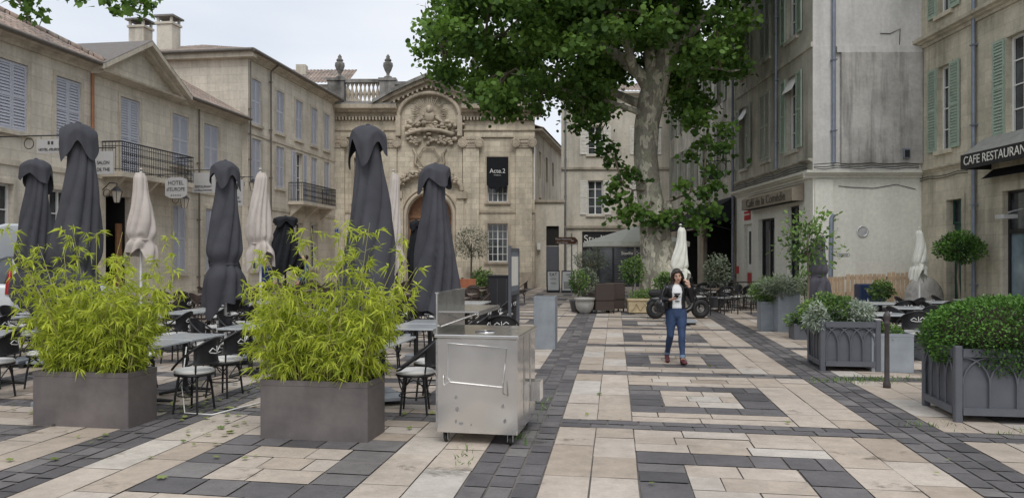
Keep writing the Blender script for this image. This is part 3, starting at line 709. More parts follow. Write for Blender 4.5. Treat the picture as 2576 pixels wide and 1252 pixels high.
w.make('walls',A); tr.make('trim',A); wn.make('windows',A); sh.make('shutters',A); pp.make('pipes_and_cables',A)
aw=MB(); M_awn=mat('brown_awning',(.30,.255,.195),.8,var=.1)
aw.add([(15.9,-.02,4.18),(21.3,-.02,4.18),(21.3,-.4,4.0),(15.9,-.4,4.0),(15.9,-.4,3.6),(21.3,-.4,3.6)],[(0,1,2,3),(3,2,5,4)],M_awn)
aw.add([(21.3,-.02,4.17),(21.3,-.4,4.0),(21.3,-.4,3.6),(21.3,-.02,3.6)],[(0,1,2,3)],M_awn); aw.quad((15.9,-.02,3.6),(21.3,-.02,3.6),(21.3,-.4,3.6),(15.9,-.4,3.6),M_dark)
aw.make('awning',A); text('Café de la Comédie',.42,M_black,A,18.6,-.41,3.8,sx=1.25)
po=MB(); M_red=mat('poster_red',(.5,.03,.03),.5)
po.box(15.0,15.75,-.03,-.002,3.25,3.8,M_red); po.box(15.05,15.7,-.034,-.03,3.45,3.5,M_white); po.box(15.05,15.5,-.034,-.03,3.6,3.68,M_white)
po.box(15.0,15.8,.1,.14,1.2,3.0,M_white); po.box(15.25,15.5,.09,.1,1.5,2.8,M_black); po.box(15.0,15.8,.1,.14,.7,1.15,M_red); po.box(13.95,14.2,-.05,-.002,1.1,1.4,M_red)
po.make('posters',A)
ba=MB()
ba.add([(7.6,-.02,4.35),(13.6,-.02,4.35),(13.6,-1.6,3.35),(7.6,-1.6,3.35),(7.6,-1.6,3.0),(13.6,-1.6,3.0)],[(0,1,2,3),(3,2,5,4)],M_fabric_b)
ba.add([(13.6,-.02,4.34),(13.6,-1.6,3.34),(13.6,-.02,3.3)],[(0,1,2)],M_fabric_b)
ba.tube([(13.5,-.02,2.9),(13.5,-1.6,3.35)],.02,M_black,6); ba.tube([(7.7,-.02,2.9),(7.7,-1.6,3.35)],.02,M_black,6)
ba.make('bar_awning',A)
ib=MB(); ib.tube([(13,-.02,5.9),(13,-1.0,5.9)],.02,M_iron,5); ib.torus((13,-.4,5.65),.2,.015,M_iron,'X',14,5); ib.torus((13,-.75,5.72),.14,.012,M_iron,'X',12,5); ib.box(12.98,13.02,-.95,-.45,5.1,5.5,M_iron); ib.make('iron_bracket',A)

Cc=empty('restaurant_building',FR(12.8,24,0,-1)); w=MB(); tr=MB(); wn=MB(); sh=MB(); pp=MB()
up=[(.95,1.6),(4.15,5.1),(7.9,8.8),(11,11.9)]; ops=[]
for a,b in up: ops+=[(a,b,4.95,7.45),(a,b,9.0,11.3)]
gr=[(1.45,2.2,0,3.45),(3.95,5.9,0,3.5),(7.6,9.4,0,3.5)]
wall(w,0,15,-.05,14,ops+gr,M_wallC)
w.quad((15,0,-.05),(15,9,-.05),(15,9,14),(15,0,14),M_wallC)
for i,o in enumerate(ops): window(wn,*o,.16,2,4,M_white); surround(tr,o,M_wallC,.1,.03); open_sh(sh,o,M_shutG,.47,y=-.035)
wn.box(1.45,2.2,.2,.25,0,2.75,M_green_door); wn.box(1.5,1.8,.18,.199,.3,2.5,M_green_door); wn.box(1.87,2.15,.18,.199,.3,2.5,M_green_door); window(wn,1.45,2.2,2.75,3.45,.18,2,1,M_green_door)
surround(tr,gr[0],M_wallC,.14,.05,False)
window(wn,3.95,5.9,2.45,3.5,.18,3,1,M_black); window(wn,3.95,5.9,0,2.45,.18,3,1,M_black,M_frost); window(wn,7.6,9.4,0,3.5,.18,3,1,M_black)
cornice(tr,0,15,8.25,.25,.3,M_wallC); cornice(tr,0,15,4.35,.14,.16,M_wallC); tr.box(0,15,-.05,-.002,12.1,12.25,M_wallC); cornice(tr,0,15,13.6,.4,.6,M_wallC)
pipe(pp,2.85,0,13.5,M_pipe,r=.055)
for dz in (4.15,4.22): pp.tube([(i*.5,-.05,dz+.03*math.sin(i*1.9)) for i in range(6)],.012,M_iron,5)
pp.box(4.6,4.95,-.6,-.25,2.75,2.85,M_alu); pp.tube([(4.8,-.02,3.0),(4.8,-.4,2.9)],.02,M_alu,6)
w.make('walls',Cc); tr.make('trim',Cc); wn.make('windows',Cc); sh.make('shutters',Cc); pp.make('pipes',Cc)
aw=MB(); M_awg=mat('grey_awning',(.27,.27,.245),.8)
aw.add([(3.45,-.18,4.95),(10,-.18,4.95),(10,-.75,4.5),(3.45,-.75,4.5)],[(0,1,2,3)],M_awg)
aw.box(3.45,10,-.8,-.74,4.12,4.5,M_black); aw.box(3.45,3.51,-.74,-.01,4.12,4.45,M_black); aw.quad((3.45,-.18,4.95),(3.45,-.75,4.5),(3.45,-.75,4.2),(3.45,-.18,4.2),M_black)
aw.add([(3.6,-.02,4.11),(10,-.02,4.11),(10,-.35,3.85),(3.6,-.35,3.85)],[(0,1,2,3)],M_fabric_b)
aw.make('awning',Cc); text('CAFE RESTAURANT L',.32,M_cream,Cc,3.6,-.81,4.31,'LEFT',sx=.95)

# ================================================================== PLANE TREE
def big_tree():
    T=empty('plane_tree',TR(0,0)); tk=MB()
    path=[(5.45,28,-.1,.98),(5.42,28,.25,.82),(5.38,28,.8,.70),(5.3,28,1.6,.62),(5.15,28,3,.52),(5.0,28,4.2,.45),(4.9,28,5.5,.43),(4.92,28,6.6,.45),(5.1,28.05,7.7,.50),(5.35,28.1,8.6,.44),(5.65,28.1,9.6,.36),(5.85,28.2,11,.30),(5.8,28.2,13,.24),(5.5,28.1,15.5,.14)]
    n=22; vs=[];fs=[]
    for i,(x,y,z,r) in enumerate(path):
        for k in range(n):
            t=2*math.pi*k/n; rr=r*(1+.05*math.sin(3*t+z)+.05*math.sin(5*t-z*1.3)+ (.1*math.sin(6*t) if z<.5 else 0))
            vs.append((x+rr*math.cos(t),y+rr*math.sin(t),z))
    for i in range(len(path)-1):
        for k in range(n): fs.append((i*n+k,i*n+(k+1)%n,(i+1)*n+(k+1)%n,(i+1)*n+k))
    tk.add(vs,fs,M_bark,True)
    for c,r in (((5.3,27.45,2.6),.22),((4.8,27.65,4.6),.16),((5.6,27.6,3.6),.18),((5.0,27.6,7.4),.18),((5.6,27.5,1.2),.25)): tk.ell(c,(r,r*.6,r*1.2),M_bark)
    limbs=[((5.2,28,8.0),(2.0,27.5,10.5),(-1.5,27,11.5),.25),((5.1,28,7.6),(3.6,27,9.5),(2.4,25,12.5),.22),((5.5,28,9.0),(7.6,28,11),(9.5,28,12.6),.22),((5.6,28.1,9.5),(5.0,26,12),(5.5,24,14.5),.2),
     ((5.2,28,7.9),(4.7,27.6,9.6),(4.3,27.3,12.5),.26),((5.0,28,7.2),(3.0,29.5,8.6),(.5,31.5,9.8),.18),((5.5,28,8.7),(7,30,11),(8,32.5,13),.2),((5.8,28.1,11),(4,29.5,14),(2,30.5,16),.16),((5.8,28.1,11),(7.5,27,13.5),(8.8,25.5,15),.15),
     ((4.95,27.9,6.9),(2.5,27.4,7.7),(0,27.2,8.2),.12),((2.0,27.5,10.5),(-.5,27,9.2),(-2.5,26.8,9.3),.12),((5.3,27.9,8.6),(6.8,27.3,8.6),(8,27,8.3),.11),((5,27.8,4.2),(4.4,27.4,4.1),(3.9,27.2,4.3),.05),((5.3,27.8,3.6),(6.1,27.6,4.0),(6.8,27.4,4.2),.05)]
    ends=[]
    for a,b,c,r in limbs:
        a,b,c=Vector(a),Vector(b),Vector(c); pts=[];rad=[]
        for i in range(9):
            t=i/8; p=a*(1-t)**2+b*2*t*(1-t)+c*t*t; p+=Vector((rnd(-.1,.1),rnd(-.1,.1),rnd(-.1,.1)))*(t*2*r/.2 if r>.08 else .3); pts.append(p); rad.append(r*(1-.75*t))
        tk.tube(pts,rad,M_bark if r>.1 else M_branch,9); ends.append((pts,r))
    cxs=[-4.6,-4.25,-3.6,-2.87,-1.56,-.26,.9,1.6,2.2,3.0,3.8,5.2,6.2,7.3,7.9,8.3,8.9,9.5]
    czs=[12.5,11.1,9.3,8.3,7.3,6.4,6.8,7.1,6.6,6.5,7.2,9.0,6.9,6.0,6.8,8.8,10.8,12.8]
    gg=np.random.default_rng(11); CL=[]
    while len(CL)<370:
        p=gg.normal(size=3); p/=np.linalg.norm(p); p*=gg.random()**.40
        x=2.9+7.1*p[0]; y=28.3+6.0*p[1]; z=11.3+5.6*p[2]
        if z>16.5: continue
        k=28/y; X=x*k; Z=1.8+(z-1.8)*k
        if Z-.4<np.interp(X,cxs,czs) : continue
        if abs(X-5.2)<1.05 and y<28.6 and Z<9.5: continue
        CL.append((x,y,z,gg.uniform(.32,.72)))
    extra=[(3.7,27.2,4.4),(4.0,27.3,3.9),(3.9,27.4,3.2),(4.3,27.2,3.5),(3.5,27.4,3.8),(4.2,27.3,4.7),(6.3,27.4,3.6),(6.7,27.2,4.1),(7.0,27.3,3.5),(6.5,27.3,3.0),(6.1,27.3,4.3),(7.2,27.3,4.3),(5.2,27.1,3.1),(5.7,27.1,3.3),(4.7,27.1,3.2),
      (6.4,27.5,5.4),(6.9,27.6,5.9),(6.6,27.6,6.6),(3.4,27.4,5.7),(3.6,27.5,5.2),(3.1,27.6,6.1),(3.0,27.6,6.9),(2.5,27.3,6.5),(-.2,27,6.8),(-.6,27,7.2),(7.5,27.3,5.6),(7.0,27.4,4.9),(7.6,27.3,6.4),(6.2,27.5,7.6),(-3.2,26.8,9.0),(-2.3,26.8,8.3),(-1.2,26.9,7.7),(.9,27.2,7.0)]
    for e in extra: CL.append((*e,gg.uniform(.28,.42)))
    Cn=[];S=[];SH=[]
    for i,(x,y,z,r) in enumerate(CL):
        n=int(240*(r/.6)**2); q=gg.normal(size=(n,3))*np.array([r*.66,r*.66,r*.42]); q[:,2]-=.12*(q[:,0]**2+q[:,1]**2)/r
        cs=gg.normal()*.16
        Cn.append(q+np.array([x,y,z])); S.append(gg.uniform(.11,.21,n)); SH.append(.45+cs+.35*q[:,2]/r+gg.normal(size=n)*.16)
        if i%2==0:
            pts,rr=min(ends,key=lambda e:min((Vector((x,y,z))-p).length for p in e[0]))
            p0=min(pts,key=lambda p:(Vector((x,y,z))-p).length)
            L=(Vector((x,y,z))-p0).length
            if L<4.5:
                mid=(p0+Vector((x,y,z)))/2+Vector((rnd(-.2,.2),rnd(-.2,.2),rnd(0,.4)))
                tk.tube([p0,mid,(x,y,z)],[.05,.035,.012],M_branch,5,caps=False)
    Cn=np.concatenate(Cn);S=np.concatenate(S);SH=np.concatenate(SH)
    Nn=gg.normal(size=(len(Cn),3))*.9; Nn[:,2]+=.8; Nn[:,1]-=.35
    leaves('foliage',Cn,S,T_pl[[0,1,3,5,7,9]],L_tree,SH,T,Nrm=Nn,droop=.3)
    tk.make('trunk_and_limbs',T)
big_tree()
T2=empty('plane_tree',TR(0,0)); tk=MB()
tk.tube([(-10.5,7,-.1),(-10.4,7,1.5),(-10.3,7.1,4),(-10.2,7.3,7)],[.6,.42,.36,.26],M_bark,16)
tk.tube([(-10.3,7.2,5),(-8.5,8.3,6.2),(-6.8,9.3,5.9),(-5.6,9.9,5.25)],[.16,.1,.05,.02],M_bark,8)
tk.tube([(-7.6,8.8,6.1),(-6.4,9.6,5.4),(-6.15,9.8,4.8)],[.05,.03,.008],M_branch,6); tk.tube([(-6.8,9.3,5.9),(-5.3,10,5.25),(-4.7,10,5.05)],[.04,.02,.01],M_branch,6)
tk.make('trunk_and_limbs',T2)
Cn=[];gg=np.random.default_rng(5)
for x,y,z,r,n in ((-6.1,9.8,4.95,.15,22),(-6.25,9.8,5.15,.18,30),(-5.6,9.9,5.14,.15,20),(-5.2,10,5.06,.14,20),(-4.85,10,5.02,.13,20),(-4.7,10,5.1,.10,14),(-5.4,9.9,5.25,.2,24),(-6.5,9.7,5.3,.25,30),(-6.0,9.8,5.45,.3,45),(-5.0,9.9,5.35,.25,40),(-7.5,9,6.2,.7,200),(-8.5,8.2,6.6,.8,250),(-10,7.3,7.6,1.5,900)):
    Cn.append(gg.normal(size=(n,3))*r*.6+np.array([x,y,z]))
Cn=np.concatenate(Cn); leaves('foliage',Cn,gg.uniform(.08,.15,len(Cn)),T_pl,L_tree,gg.uniform(.0,.6,len(Cn)),T2,droop=.3)

# ================================================================== BAMBOO PLANTERS
def planter_box(mb,L,W,h,mt,wall_t=.03,soil=.05):
    mb.bbox(0,L,0,W,0.0,h-.001-soil,mt,.008)
    z0=h-soil-.002
    mb.box(0,L,0,wall_t,z0,h,mt); mb.box(0,L,W-wall_t,W,z0,h,mt); mb.box(0,wall_t,wall_t,W-wall_t,z0,h,mt); mb.box(L-wall_t,L,wall_t,W-wall_t,z0,h,mt)
    mb.box(wall_t,L-wall_t,wall_t,W-wall_t,z0,z0+.02,M_soil)
def bamboo_planter(x,y,rz,seed,L=1.12,W=.5,h=.58,spread=1.0):
    E=empty('bamboo_planter',TR(x,y,0,rz)); p=MB(); planter_box(p,L,W,h,M_planter); p.make('planter_box',E)
    gg=np.random.default_rng(seed); cn=MB(); C_=[];A_=[];S_=[];SH_=[]
    for i in range(98):
        tall=i<13
        bx=gg.uniform(.08,L-.08); by=gg.uniform(.08,W-.08)
        H=gg.uniform(1.25,1.75) if tall else gg.uniform(.45,1.12)
        lean=((bx-L/2)/(L/2))*.34*spread*H+gg.normal()*.12; leany=((by-W/2)/(W/2))*.28*H+gg.normal()*.1
        pts=[]
        for k in range(7):
            t=k/6; pts.append(Vector((bx+lean*t**1.5,by+leany*t**1.5,h-.05+H*(t-.08*t*t))))
        cn.tube(pts,[.0055*(1-.6*k/6) for k in range(7)],M_bamboo,5,caps=False)
        nt=16 if not tall else 17
        for j in range(nt):
            t=(gg.uniform(.08,1) if not tall else gg.uniform(.3,1)); k=min(5,int(t*6)); f=t*6-k; q=pts[k].lerp(pts[k+1],f)
            az=gg.uniform(0,2*math.pi); l=gg.uniform(.06,.25)*(1.0 if not tall else .75)
            dv=Vector((math.cos(az),math.sin(az),gg.uniform(-.2,.6))).normalized(); e=q+dv*l
            if j%2==0: cn.tube([q,e],[.0022,.001],M_bamboo,3,caps=False)
            nl_=int(gg.integers(6,11)); sh0=gg.normal()*.13+.12*(t-.5)
            for _ in range(nl_):
                a=dv*gg.uniform(.3,1)+Vector(gg.normal(size=3))*.55; a.z-=.25
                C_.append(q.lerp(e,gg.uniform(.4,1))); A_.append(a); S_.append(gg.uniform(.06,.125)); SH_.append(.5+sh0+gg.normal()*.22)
    cn.make('canes',E)
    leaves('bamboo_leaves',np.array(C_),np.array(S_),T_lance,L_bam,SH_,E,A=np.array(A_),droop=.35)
bamboo_planter(-5.12,8.2,-9,21,spread=1.25); bamboo_planter(-2.5,7.62,-10,22,spread=1.1)

# ================================================================== STAINLESS CART
K=empty('stainless_steel_service_cart',TR(-.735,7.42,0,-11)); b=MB(); Wd,Dp=.80,1.05
b.bbox(0,Wd,0,Dp,.11,1.02,M_steel,.012); b.bbox(-.015,Wd+.015,-.015,Dp+.015,1.021,1.05,M_steel,.006)
b.tube([(.12,-.01,.97),(.12,-.012,.62),(.15,-.012,.595),(.66,-.012,.56),(.70,-.012,.93),(.12,-.01,.97)],.005,M_steel,6)
b.tube([(.13,-.012,.62),(.08,-.014,.66),(.08,-.014,.56),(.14,-.012,.60)],.005,M_steel,6); b.tube([(.66,-.012,.60),(.66,-.014,.50),(.71,-.014,.48),(.70,-.012,.62)],.005,M_steel,6)
rs=random.Random(9)
for x0,z0,s_ in ((.2,.45,.04),(.21,.34,.05),(.2,.22,.035),(.24,.2,.03),(.66,.38,.05),(.68,.24,.04),(.26,.2,.03),(.35,.19,.02)):
    b.add([(x0+s_*.5*math.cos(k*1.05)*rs.uniform(.4,1),-.003,z0+s_*.7*math.sin(k*1.05)*rs.uniform(.5,1)) for k in range(6)],[(0,1,2,3,4,5)],M_steel_dk)
b.box(0.0,.015,-.004,-.001,.15,1.0,M_steel_dk); b.box(Wd-.012,Wd,-.004,-.001,.15,1.0,M_steel)
for yy in (.35,.70): b.box(Wd+.001,Wd+.004,yy-.004,yy+.004,.15,1.0,M_steel_dk)
b.tube([(Wd+.03,.55,.5),(Wd+.03,.55,.7)],.008,M_steel,6)
b.box(Wd+.001,Wd+.10,.74,.95,.3,.5,M_steel)
b.torus((.42,.32,1.052),.1,.008,M_steel,'Z',24,6); b.lathe([(.095,0),(.095,.002)],M_dark,20,(.42,.32,1.0515))
b.box(0,.015,0,Dp,1.051,1.44,M_steel); b.box(-.01,.03,0,Dp,1.441,1.455,M_steel); b.box(.016,.42,.02,Dp-.05,1.26,1.275,M_steel); b.box(.40,.42,.02,Dp-.05,1.235,1.259,M_steel)
for yy in (.1,.85): b.tube([(.02,yy,1.12),(.38,yy,1.25)],.01,M_steel,6)
M_rub=mat('rubber',(.02,.02,.02),.7)
for xx in (.08,Wd-.08):
    for yy in (.08,Dp-.08):
        b.torus((xx,yy,.045),.03,.016,M_rub,'X',16,8); b.box(xx-.028,xx-.02,yy-.03,yy+.03,.03,.11,M_steel_dk); b.box(xx+.02,xx+.028,yy-.03,yy+.03,.03,.11,M_steel_dk); b.box(xx-.035,xx+.035,yy-.035,yy+.035,.1,.109,M_steel_dk)
b.make('cart_body',K)

# ================================================================== PARASOLS
def parasol(x,y,top=3.4,bot=1.1,mt=None,rmax=.29,hood=True,waist=None,seed=0,pole=None,bottom_base=True,nf=8,name='closed_parasol',rz=0,wk=.27):
    mt=mt or M_fabric; pole=pole or M_alu; rs=random.Random(seed); E=empty(name,TR(x,y,0,rz)); m=MB()
    nth=96; nz=50; vs=[];fs=[]; ph=[rs.uniform(0,6.28) for _ in range(6)]
    L=top-bot
    def rad(t):
        r=np.interp(t,[0,.06,.14,.22,.4,.6,.8,1],[.30,.46,.50,.54,.72,.9,.98,1.02])*rmax
        if waist: r*=1-wk*math.exp(-((t-waist)/.05)**2)
        return r
    for j in range(nz+1):
        t=j/nz; amp=.10+.24*t
        if waist: amp*=1-.5*math.exp(-((t-waist)/.07)**2)
        for k in range(nth):
            th=2*math.pi*k/nth; tw=th+1.3*t+.25*math.sin(2*th+ph[0])
            fo=1-abs(math.sin(nf*tw/2+ph[1]))**.6; fo2=math.sin(2*tw+ph[2]+2.2*t); fo3=math.sin(3*th+ph[4]-6*t)
            r=rad(t)*(1+amp*(.35-fo*1.3)+.11*fo2*t+.07*fo3+.02*math.sin(14*t+4*th+ph[5]))
            zz=top-.08-(L-.08)*t
            if t>.7: zz-=(t-.7)/.3*(.14*math.sin(2*th+ph[3])+.07*math.sin(5*th+ph[5]))
            vs.append((r*math.cos(th)+.03*math.sin(5*t+ph[0]),r*math.sin(th),zz))
    for j in range(nz):
        for k in range(nth): fs.append((j*nth+k,j*nth+(k+1)%nth,(j+1)*nth+(k+1)%nth,(j+1)*nth+k))
    m.add(vs,fs,mt,True)
    if waist:
        zt=top-.08-(L-.08)*waist; m.torus((.03*math.sin(5*waist+ph[0]),0,zt),rmax*(.93*(1-wk)),.015,mt,'Z',24,6)
    if hood:
        vs=[];fs=[];nh=14
        for j in range(nh+1):
            t=j/nh
            for k in range(nth):
                th=2*math.pi*k/nth; c=abs(math.cos(2*(th+.5+.1*math.sin(th+ph[2]))))**1.6
                r=rmax*(.10+.62*min(1,t*2.2)**.6+.06*c*t+.05*math.sin(6*th+ph[3])*t+.04*math.sin(9*th)*t)
                z=top-.015*t-(.20+.22*c*(1+.4*math.sin(th+ph[5]))+.03*math.sin(5*th+ph[0]))*t**1.2*(L/2.3)
                vs.append((r*math.cos(th),r*math.sin(th),z))
        for j in range(nh):
            for k in range(nth): fs.append((j*nth+k,j*nth+(k+1)%nth,(j+1)*nth+(k+1)%nth,(j+1)*nth+k))
        fs.append(tuple(range(nth))); m.add(vs,fs,mt,True)
    m.lathe([(.045,0),(.03,.02),(.0,.035)],mt,10,(0,0,top-.01))
    m.make('canopy',E); p=MB(); p.tube([(0,0,.05),(0,0,top-.05)],.026,pole,10)
    if bottom_base:
        p.box(-.4,.4,-.04,.04,0.0,.06,M_black); p.box(-.04,.04,-.4,.4,.0,.062,M_black)
        for a in (-.38,.06):
            for c in (-.38,.06): p.bbox(a,a+.32,c,c+.32,.063,.11,M_zincpl)
        p.tube([(0,0,.06),(0,0,.45)],.04,M_black,10)
    p.make('pole_and_base',E); return E
parasol(-5.28,9.35,3.42,1.15,seed=1,waist=.78,rmax=.28,rz=10)
parasol(-1.78,9.5,3.42,.98,seed=2,rmax=.31,rz=25)
parasol(-7.93,12.8,3.42,1.0,seed=3,rmax=.31,waist=.76)
parasol(-4.85,13.0,3.42,.95,seed=4,rmax=.32,waist=.70,rz=40)
parasol(-1.34,13.4,3.42,.85,seed=5,rmax=.37,rz=60)
parasol(-7.73,16,3.62,1.8,M_beige,.27,False,.8,6,M_white,wk=.22); parasol(-5.24,16,3.62,1.7,M_beige,.27,False,.8,7,M_white,wk=.22); parasol(-2.55,16.5,3.65,1.6,M_beige,.22,False,.8,8,M_white,wk=.2)
parasol(-5.9,20,2.85,1.45,M_fabric_b,.40,True,None,9,M_black); parasol(-3.12,19,2.9,1.35,M_fabric_b,.22,True,None,10,M_black); parasol(-2.5,20,2.75,1.2,M_fabric_b,.22,True,None,12,M_black); parasol(-5.3,14.2,2.6,1.5,M_fabric_b,.24,True,None,13,M_black)
parasol(4.5,20.5,2.65,1.15,M_offw,.22,False,.8,14,M_white,wk=.2); parasol(11.3,21.3,2.6,1.25,M_offw,.2,False,.75,15,M_white,wk=.2)
parasol(7.0,17.5,2.35,.75,mat('plum_grey_canvas',(.10,.095,.115),.85),.25,False,.6,16,M_alu,rz=20)
E=empty('open_parasol',TR(5.0,31.2)); m=MB(); s=2.1; n=8
rim=[(s*math.cos(2*math.pi*(k+.5)/n)*1.05,s*math.sin(2*math.pi*(k+.5)/n),2.38) for k in range(n)]
for k in range(n):
    a=rim[k];c=rim[(k+1)%n]; m.add([(0,0,3.05),a,c],[(0,1,2)],M_offw); m.quad(a,c,(c[0],c[1],2.2),(a[0],a[1],2.2),M_offw)
    m.tube([(0,0,3.0),(a[0],a[1],2.34)],.015,M_white,5)
m.tube([(0,0,0),(0,0,3.1)],.035,M_white,10); m.bbox(-.35,.35,-.35,.35,0,.1,M_zincpl); m.make('canopy_and_pole',E)

# ================================================================== TABLES & CHAIRS
def chair_mesh(name,fm,sm,mark=True):
    m=MB()
    m.lathe([(.215,.425),(.225,.435),(.225,.45)],fm,24); m.lathe([(.2,.451),(.222,.458),(.225,.48),(.205,.497),(.12,.503)],sm,24)
    for a,spl in ((40,.06),(140,.06),(220,.07),(320,.07)):
        x,y=.17*math.cos(R(a)),.17*math.sin(R(a)); k=1+spl*4
        m.tube([(x,y,.44),(x*k*.97,y*k*.97,.22),(x*k*1.1,y*k*1.1,0)],[.015,.014,.012],fm,7)
    m.torus((0,0,.2),.185,.008,fm,'Z',20,5)
    for a in range(0,360,90):
        p=[]
        for i in range(7):
            b=R(a-40+80*i/6); p.append((.19*math.cos(b),.19*math.sin(b),.28+.12*math.sin(math.pi*i/6)))
        m.tube(p,.008,fm,5)
    def hoop(z_back,z_front,r0,rad,a0=-55,a1=235):
        p=[]
        for i in range(25):
            t=i/24; a=R(a0+(a1-a0)*t); f=math.sin(math.pi*t); rr=r0+.02*f
            p.append((rr*1.06*math.cos(a),rr*math.sin(a)+.02*f,z_front+(z_back-z_front)*(f**1.6)))
        m.tube(p,rad,fm,7)
    hoop(.86,.5,.235,.014)
    vs=[];fs=[];nu,nv=16,7
    for i in range(nu+1):
        t=i/nu; a=R(28+124*t); f=math.sin(math.pi*(a-R(-55))/R(290)); 
        zt=.5+.36*(f**1.6)
        for j in range(nv+1):
            s_=j/nv; rr=.245-.01*math.sin(math.pi*s_); zz=.57+(zt-.57)*s_
            vs.append((rr*1.06*math.cos(a),rr*math.sin(a)+.02*f,zz))
    for i in range(nu):
        for j in range(nv): fs.append((i*(nv+1)+j,(i+1)*(nv+1)+j,(i+1)*(nv+1)+j+1,i*(nv+1)+j+1))
    m.add(vs,fs,fm,True)
    p=[vs[i*(nv+1)] for i in range(nu+1)]; m.tube(p,.01,fm,6)
    for a in (35,145): m.tube([(.21*math.cos(R(a)),.21*math.sin(R(a)),.44),(.245*math.cos(R(a)),.25*math.sin(R(a)),.58),(.25*math.cos(R(a)),.26*math.sin(R(a)),.75)],.011,fm,6)
    if mark:
        def bp(u,z): a=R(90+u*40); return (.262*1.06*math.cos(a),.262*math.sin(a)+.025,z)
        for pr in (((-.6,.73),(-.35,.76),(-.1,.72)),((0,.70),(.03,.77)),((.15,.72),(.4,.75),(.65,.71)),((-.5,.69),(.2,.685),(.6,.70))):
            m.tube([bp(-u,z) for u,z in pr],.006,M_white,5)
    return m.make(name)
def table_mesh(name,tm,fm,w=.68,l=.78):
    m=MB(); m.bbox(-w/2,w/2,-l/2,l/2,.725,.75,tm,.006); m.box(-.2,.2,-.2,.2,.7,.724,fm)
    m.tube([(0,0,.03),(0,0,.71)],.035,fm,10)
    for a in (45,135,225,315):
        m.tube([(0,0,.07),(.32*math.cos(R(a)),.32*math.sin(R(a)),.02)],[.035,.02],fm,6)
    return m.make(name)
ch0=chair_mesh('bistro_chair',M_chair,M_seat); ch0.matrix_world=TR(-3.7,8.95,0,-100)
tb0=table_mesh('bistro_table',M_top,M_black); tb0.matrix_world=TR(-4.45,9.3,0,-8)
def CH(x,y,rz): inst('bistro_chair',ch0,TR(x,y,0,rz+rnd(-9,9)))
def TB(x,y): inst('bistro_table',tb0,TR(x,y,0,-8+rnd(-2,2)))
CH(-3.72,9.95,-95); TB(-4.32,10.15); CH(-5.15,9.6,85); CH(-5.05,10.4,85)
def group(x,y,n=2):
    for i in range(n):
        yy=y+i*.85; xx=x+i*.12; TB(xx,yy); CH(xx+.66+rnd(-.05,.08),yy-.05,-95); CH(xx-.66,yy+.05+rnd(-.06,.06),88)
group(-1.78,8.95); group(-7.25,9.8); group(-3.95,11.6,2); group(-1.45,11.6,2); group(-6.6,12.3,2); group(-9,12.4,2); 
for y in (14.6,17.0):
    for x in (-8.9,-6.3,-3.7,-1.4): group(x+(y-14)*.13,y,2)
CH(-.15,12.5,170); CH(-.35,13.4,-100)
ch1=chair_mesh('rattan_chair',M_rattan,M_rattan,False); ch1.matrix_world=TR(-7,20,0,30)
tb1=table_mesh('wooden_table',M_brown_top,M_rattan,.8,.8); tb1.matrix_world=TR(-6.3,20,0,-8)
for y in (19.6,21.8,24.2,27,30):
    for x in (-9.2,-7.3,-5.3,-3.4,-1.6):
        xx=x+(y-20)*.12+rnd(-.2,.2); yy=y+rnd(-.2,.2)
        inst('wooden_table',tb1,TR(xx,yy,0,-8))
        for a in (0,90,180,270): inst('rattan_chair',ch1,TR(xx+.68*math.sin(R(a)),yy+.68*math.cos(R(a)),0,-a+rnd(-10,10)))
for x,y in ((8.4,17.5),(10,18),(6.9,14.2),(8.1,14.5),(8.2,16),(9.7,16.3),(11.2,18.6)):
    TB(x,y); CH(x+.7,y,-90); CH(x-.7,y+.05,90)
    CH(x+.1,y-.75,180)
for x,y in ((6.8,25.2),(8.0,26.5),(6.9,28.5),(7.9,30)):
    inst('wooden_table',tb1,TR(x,y)); 
    for a in (60,180,300): inst('bistro_chair',ch0,TR(x+.65*math.sin(R(a)),y+.65*math.cos(R(a)),0,-a))

# ================================================================== VERSAILLES PLANTERS
def orangery(x,y,rz,W=.95,D=.95,h=.78):
    E=empty('orangery_planter',TR(x,y,0,rz)); m=MB(); g_=M_graypl
    m.box(.04,W-.04,.04,D-.04,.08,h-.1,g_); m.box(.06,W-.06,.06,D-.06,h-.1,h-.06,M_soil)
    for a in (0,W-.08):
        for c in (0,D-.08): m.bbox(a,a+.08,c,c+.08,0,h+.03,g_,.01)
    for (p0,ax) in (((0,0),'x'),((0,D),'x'),((0,0),'y'),((W,0),'y')):
        L=W if ax=='x' else D
        def P3(s,z,o=.0):
            if ax=='x': yy=p0[1]+(.025-o if p0[1]==0 else -.025+o); return (s,yy,z)
            xx=p0[0]+(.025-o if p0[0]==0 else -.025+o); return (xx,s,z)
        for z0,z1 in ((.08,.16),(h-.09,h)):
            a=P3(.08,z0,.01)
            if ax=='x': m.box(.08,L-.08,a[1]-.02,a[1]+.02,z0,z1,g_)
            else: m.box(a[0]-.02,a[0]+.02,.08,L-.08,z0,z1,g_)
        n=4; w=(L-.16)/n
        for i in range(n+1):
            s=.08+i*w
            m.tube([P3(min(max(s,.09),L-.09),.16,.012),P3(min(max(s,.09),L-.09),h*.52,.012)],.012,g_,5)
            for sg in (-1,1):
                pts=[]
                for k in range(7):
                    t=k/6; ss=s+sg*w*(1-math.cos(t*math.pi/2))*1.0; pts.append(P3(ss,h*.52+(h*.36)*math.sin(t*math.pi/2),.012))
                if .05<=pts[-1][0 if ax=='x' else 1]<=L-.05: m.tube(pts,.012,g_,5)
    m.make('planter_box',E); return E
P3_=orangery(4.86,12.1,-9,.9,.95,.78)
shell_leaves('silver_shrub',(.62,.35,.86),(.30,.32,.22),2600,.07,T_lance*np.array([1,1.6]),L_sil,P3_,.2,.3,31)
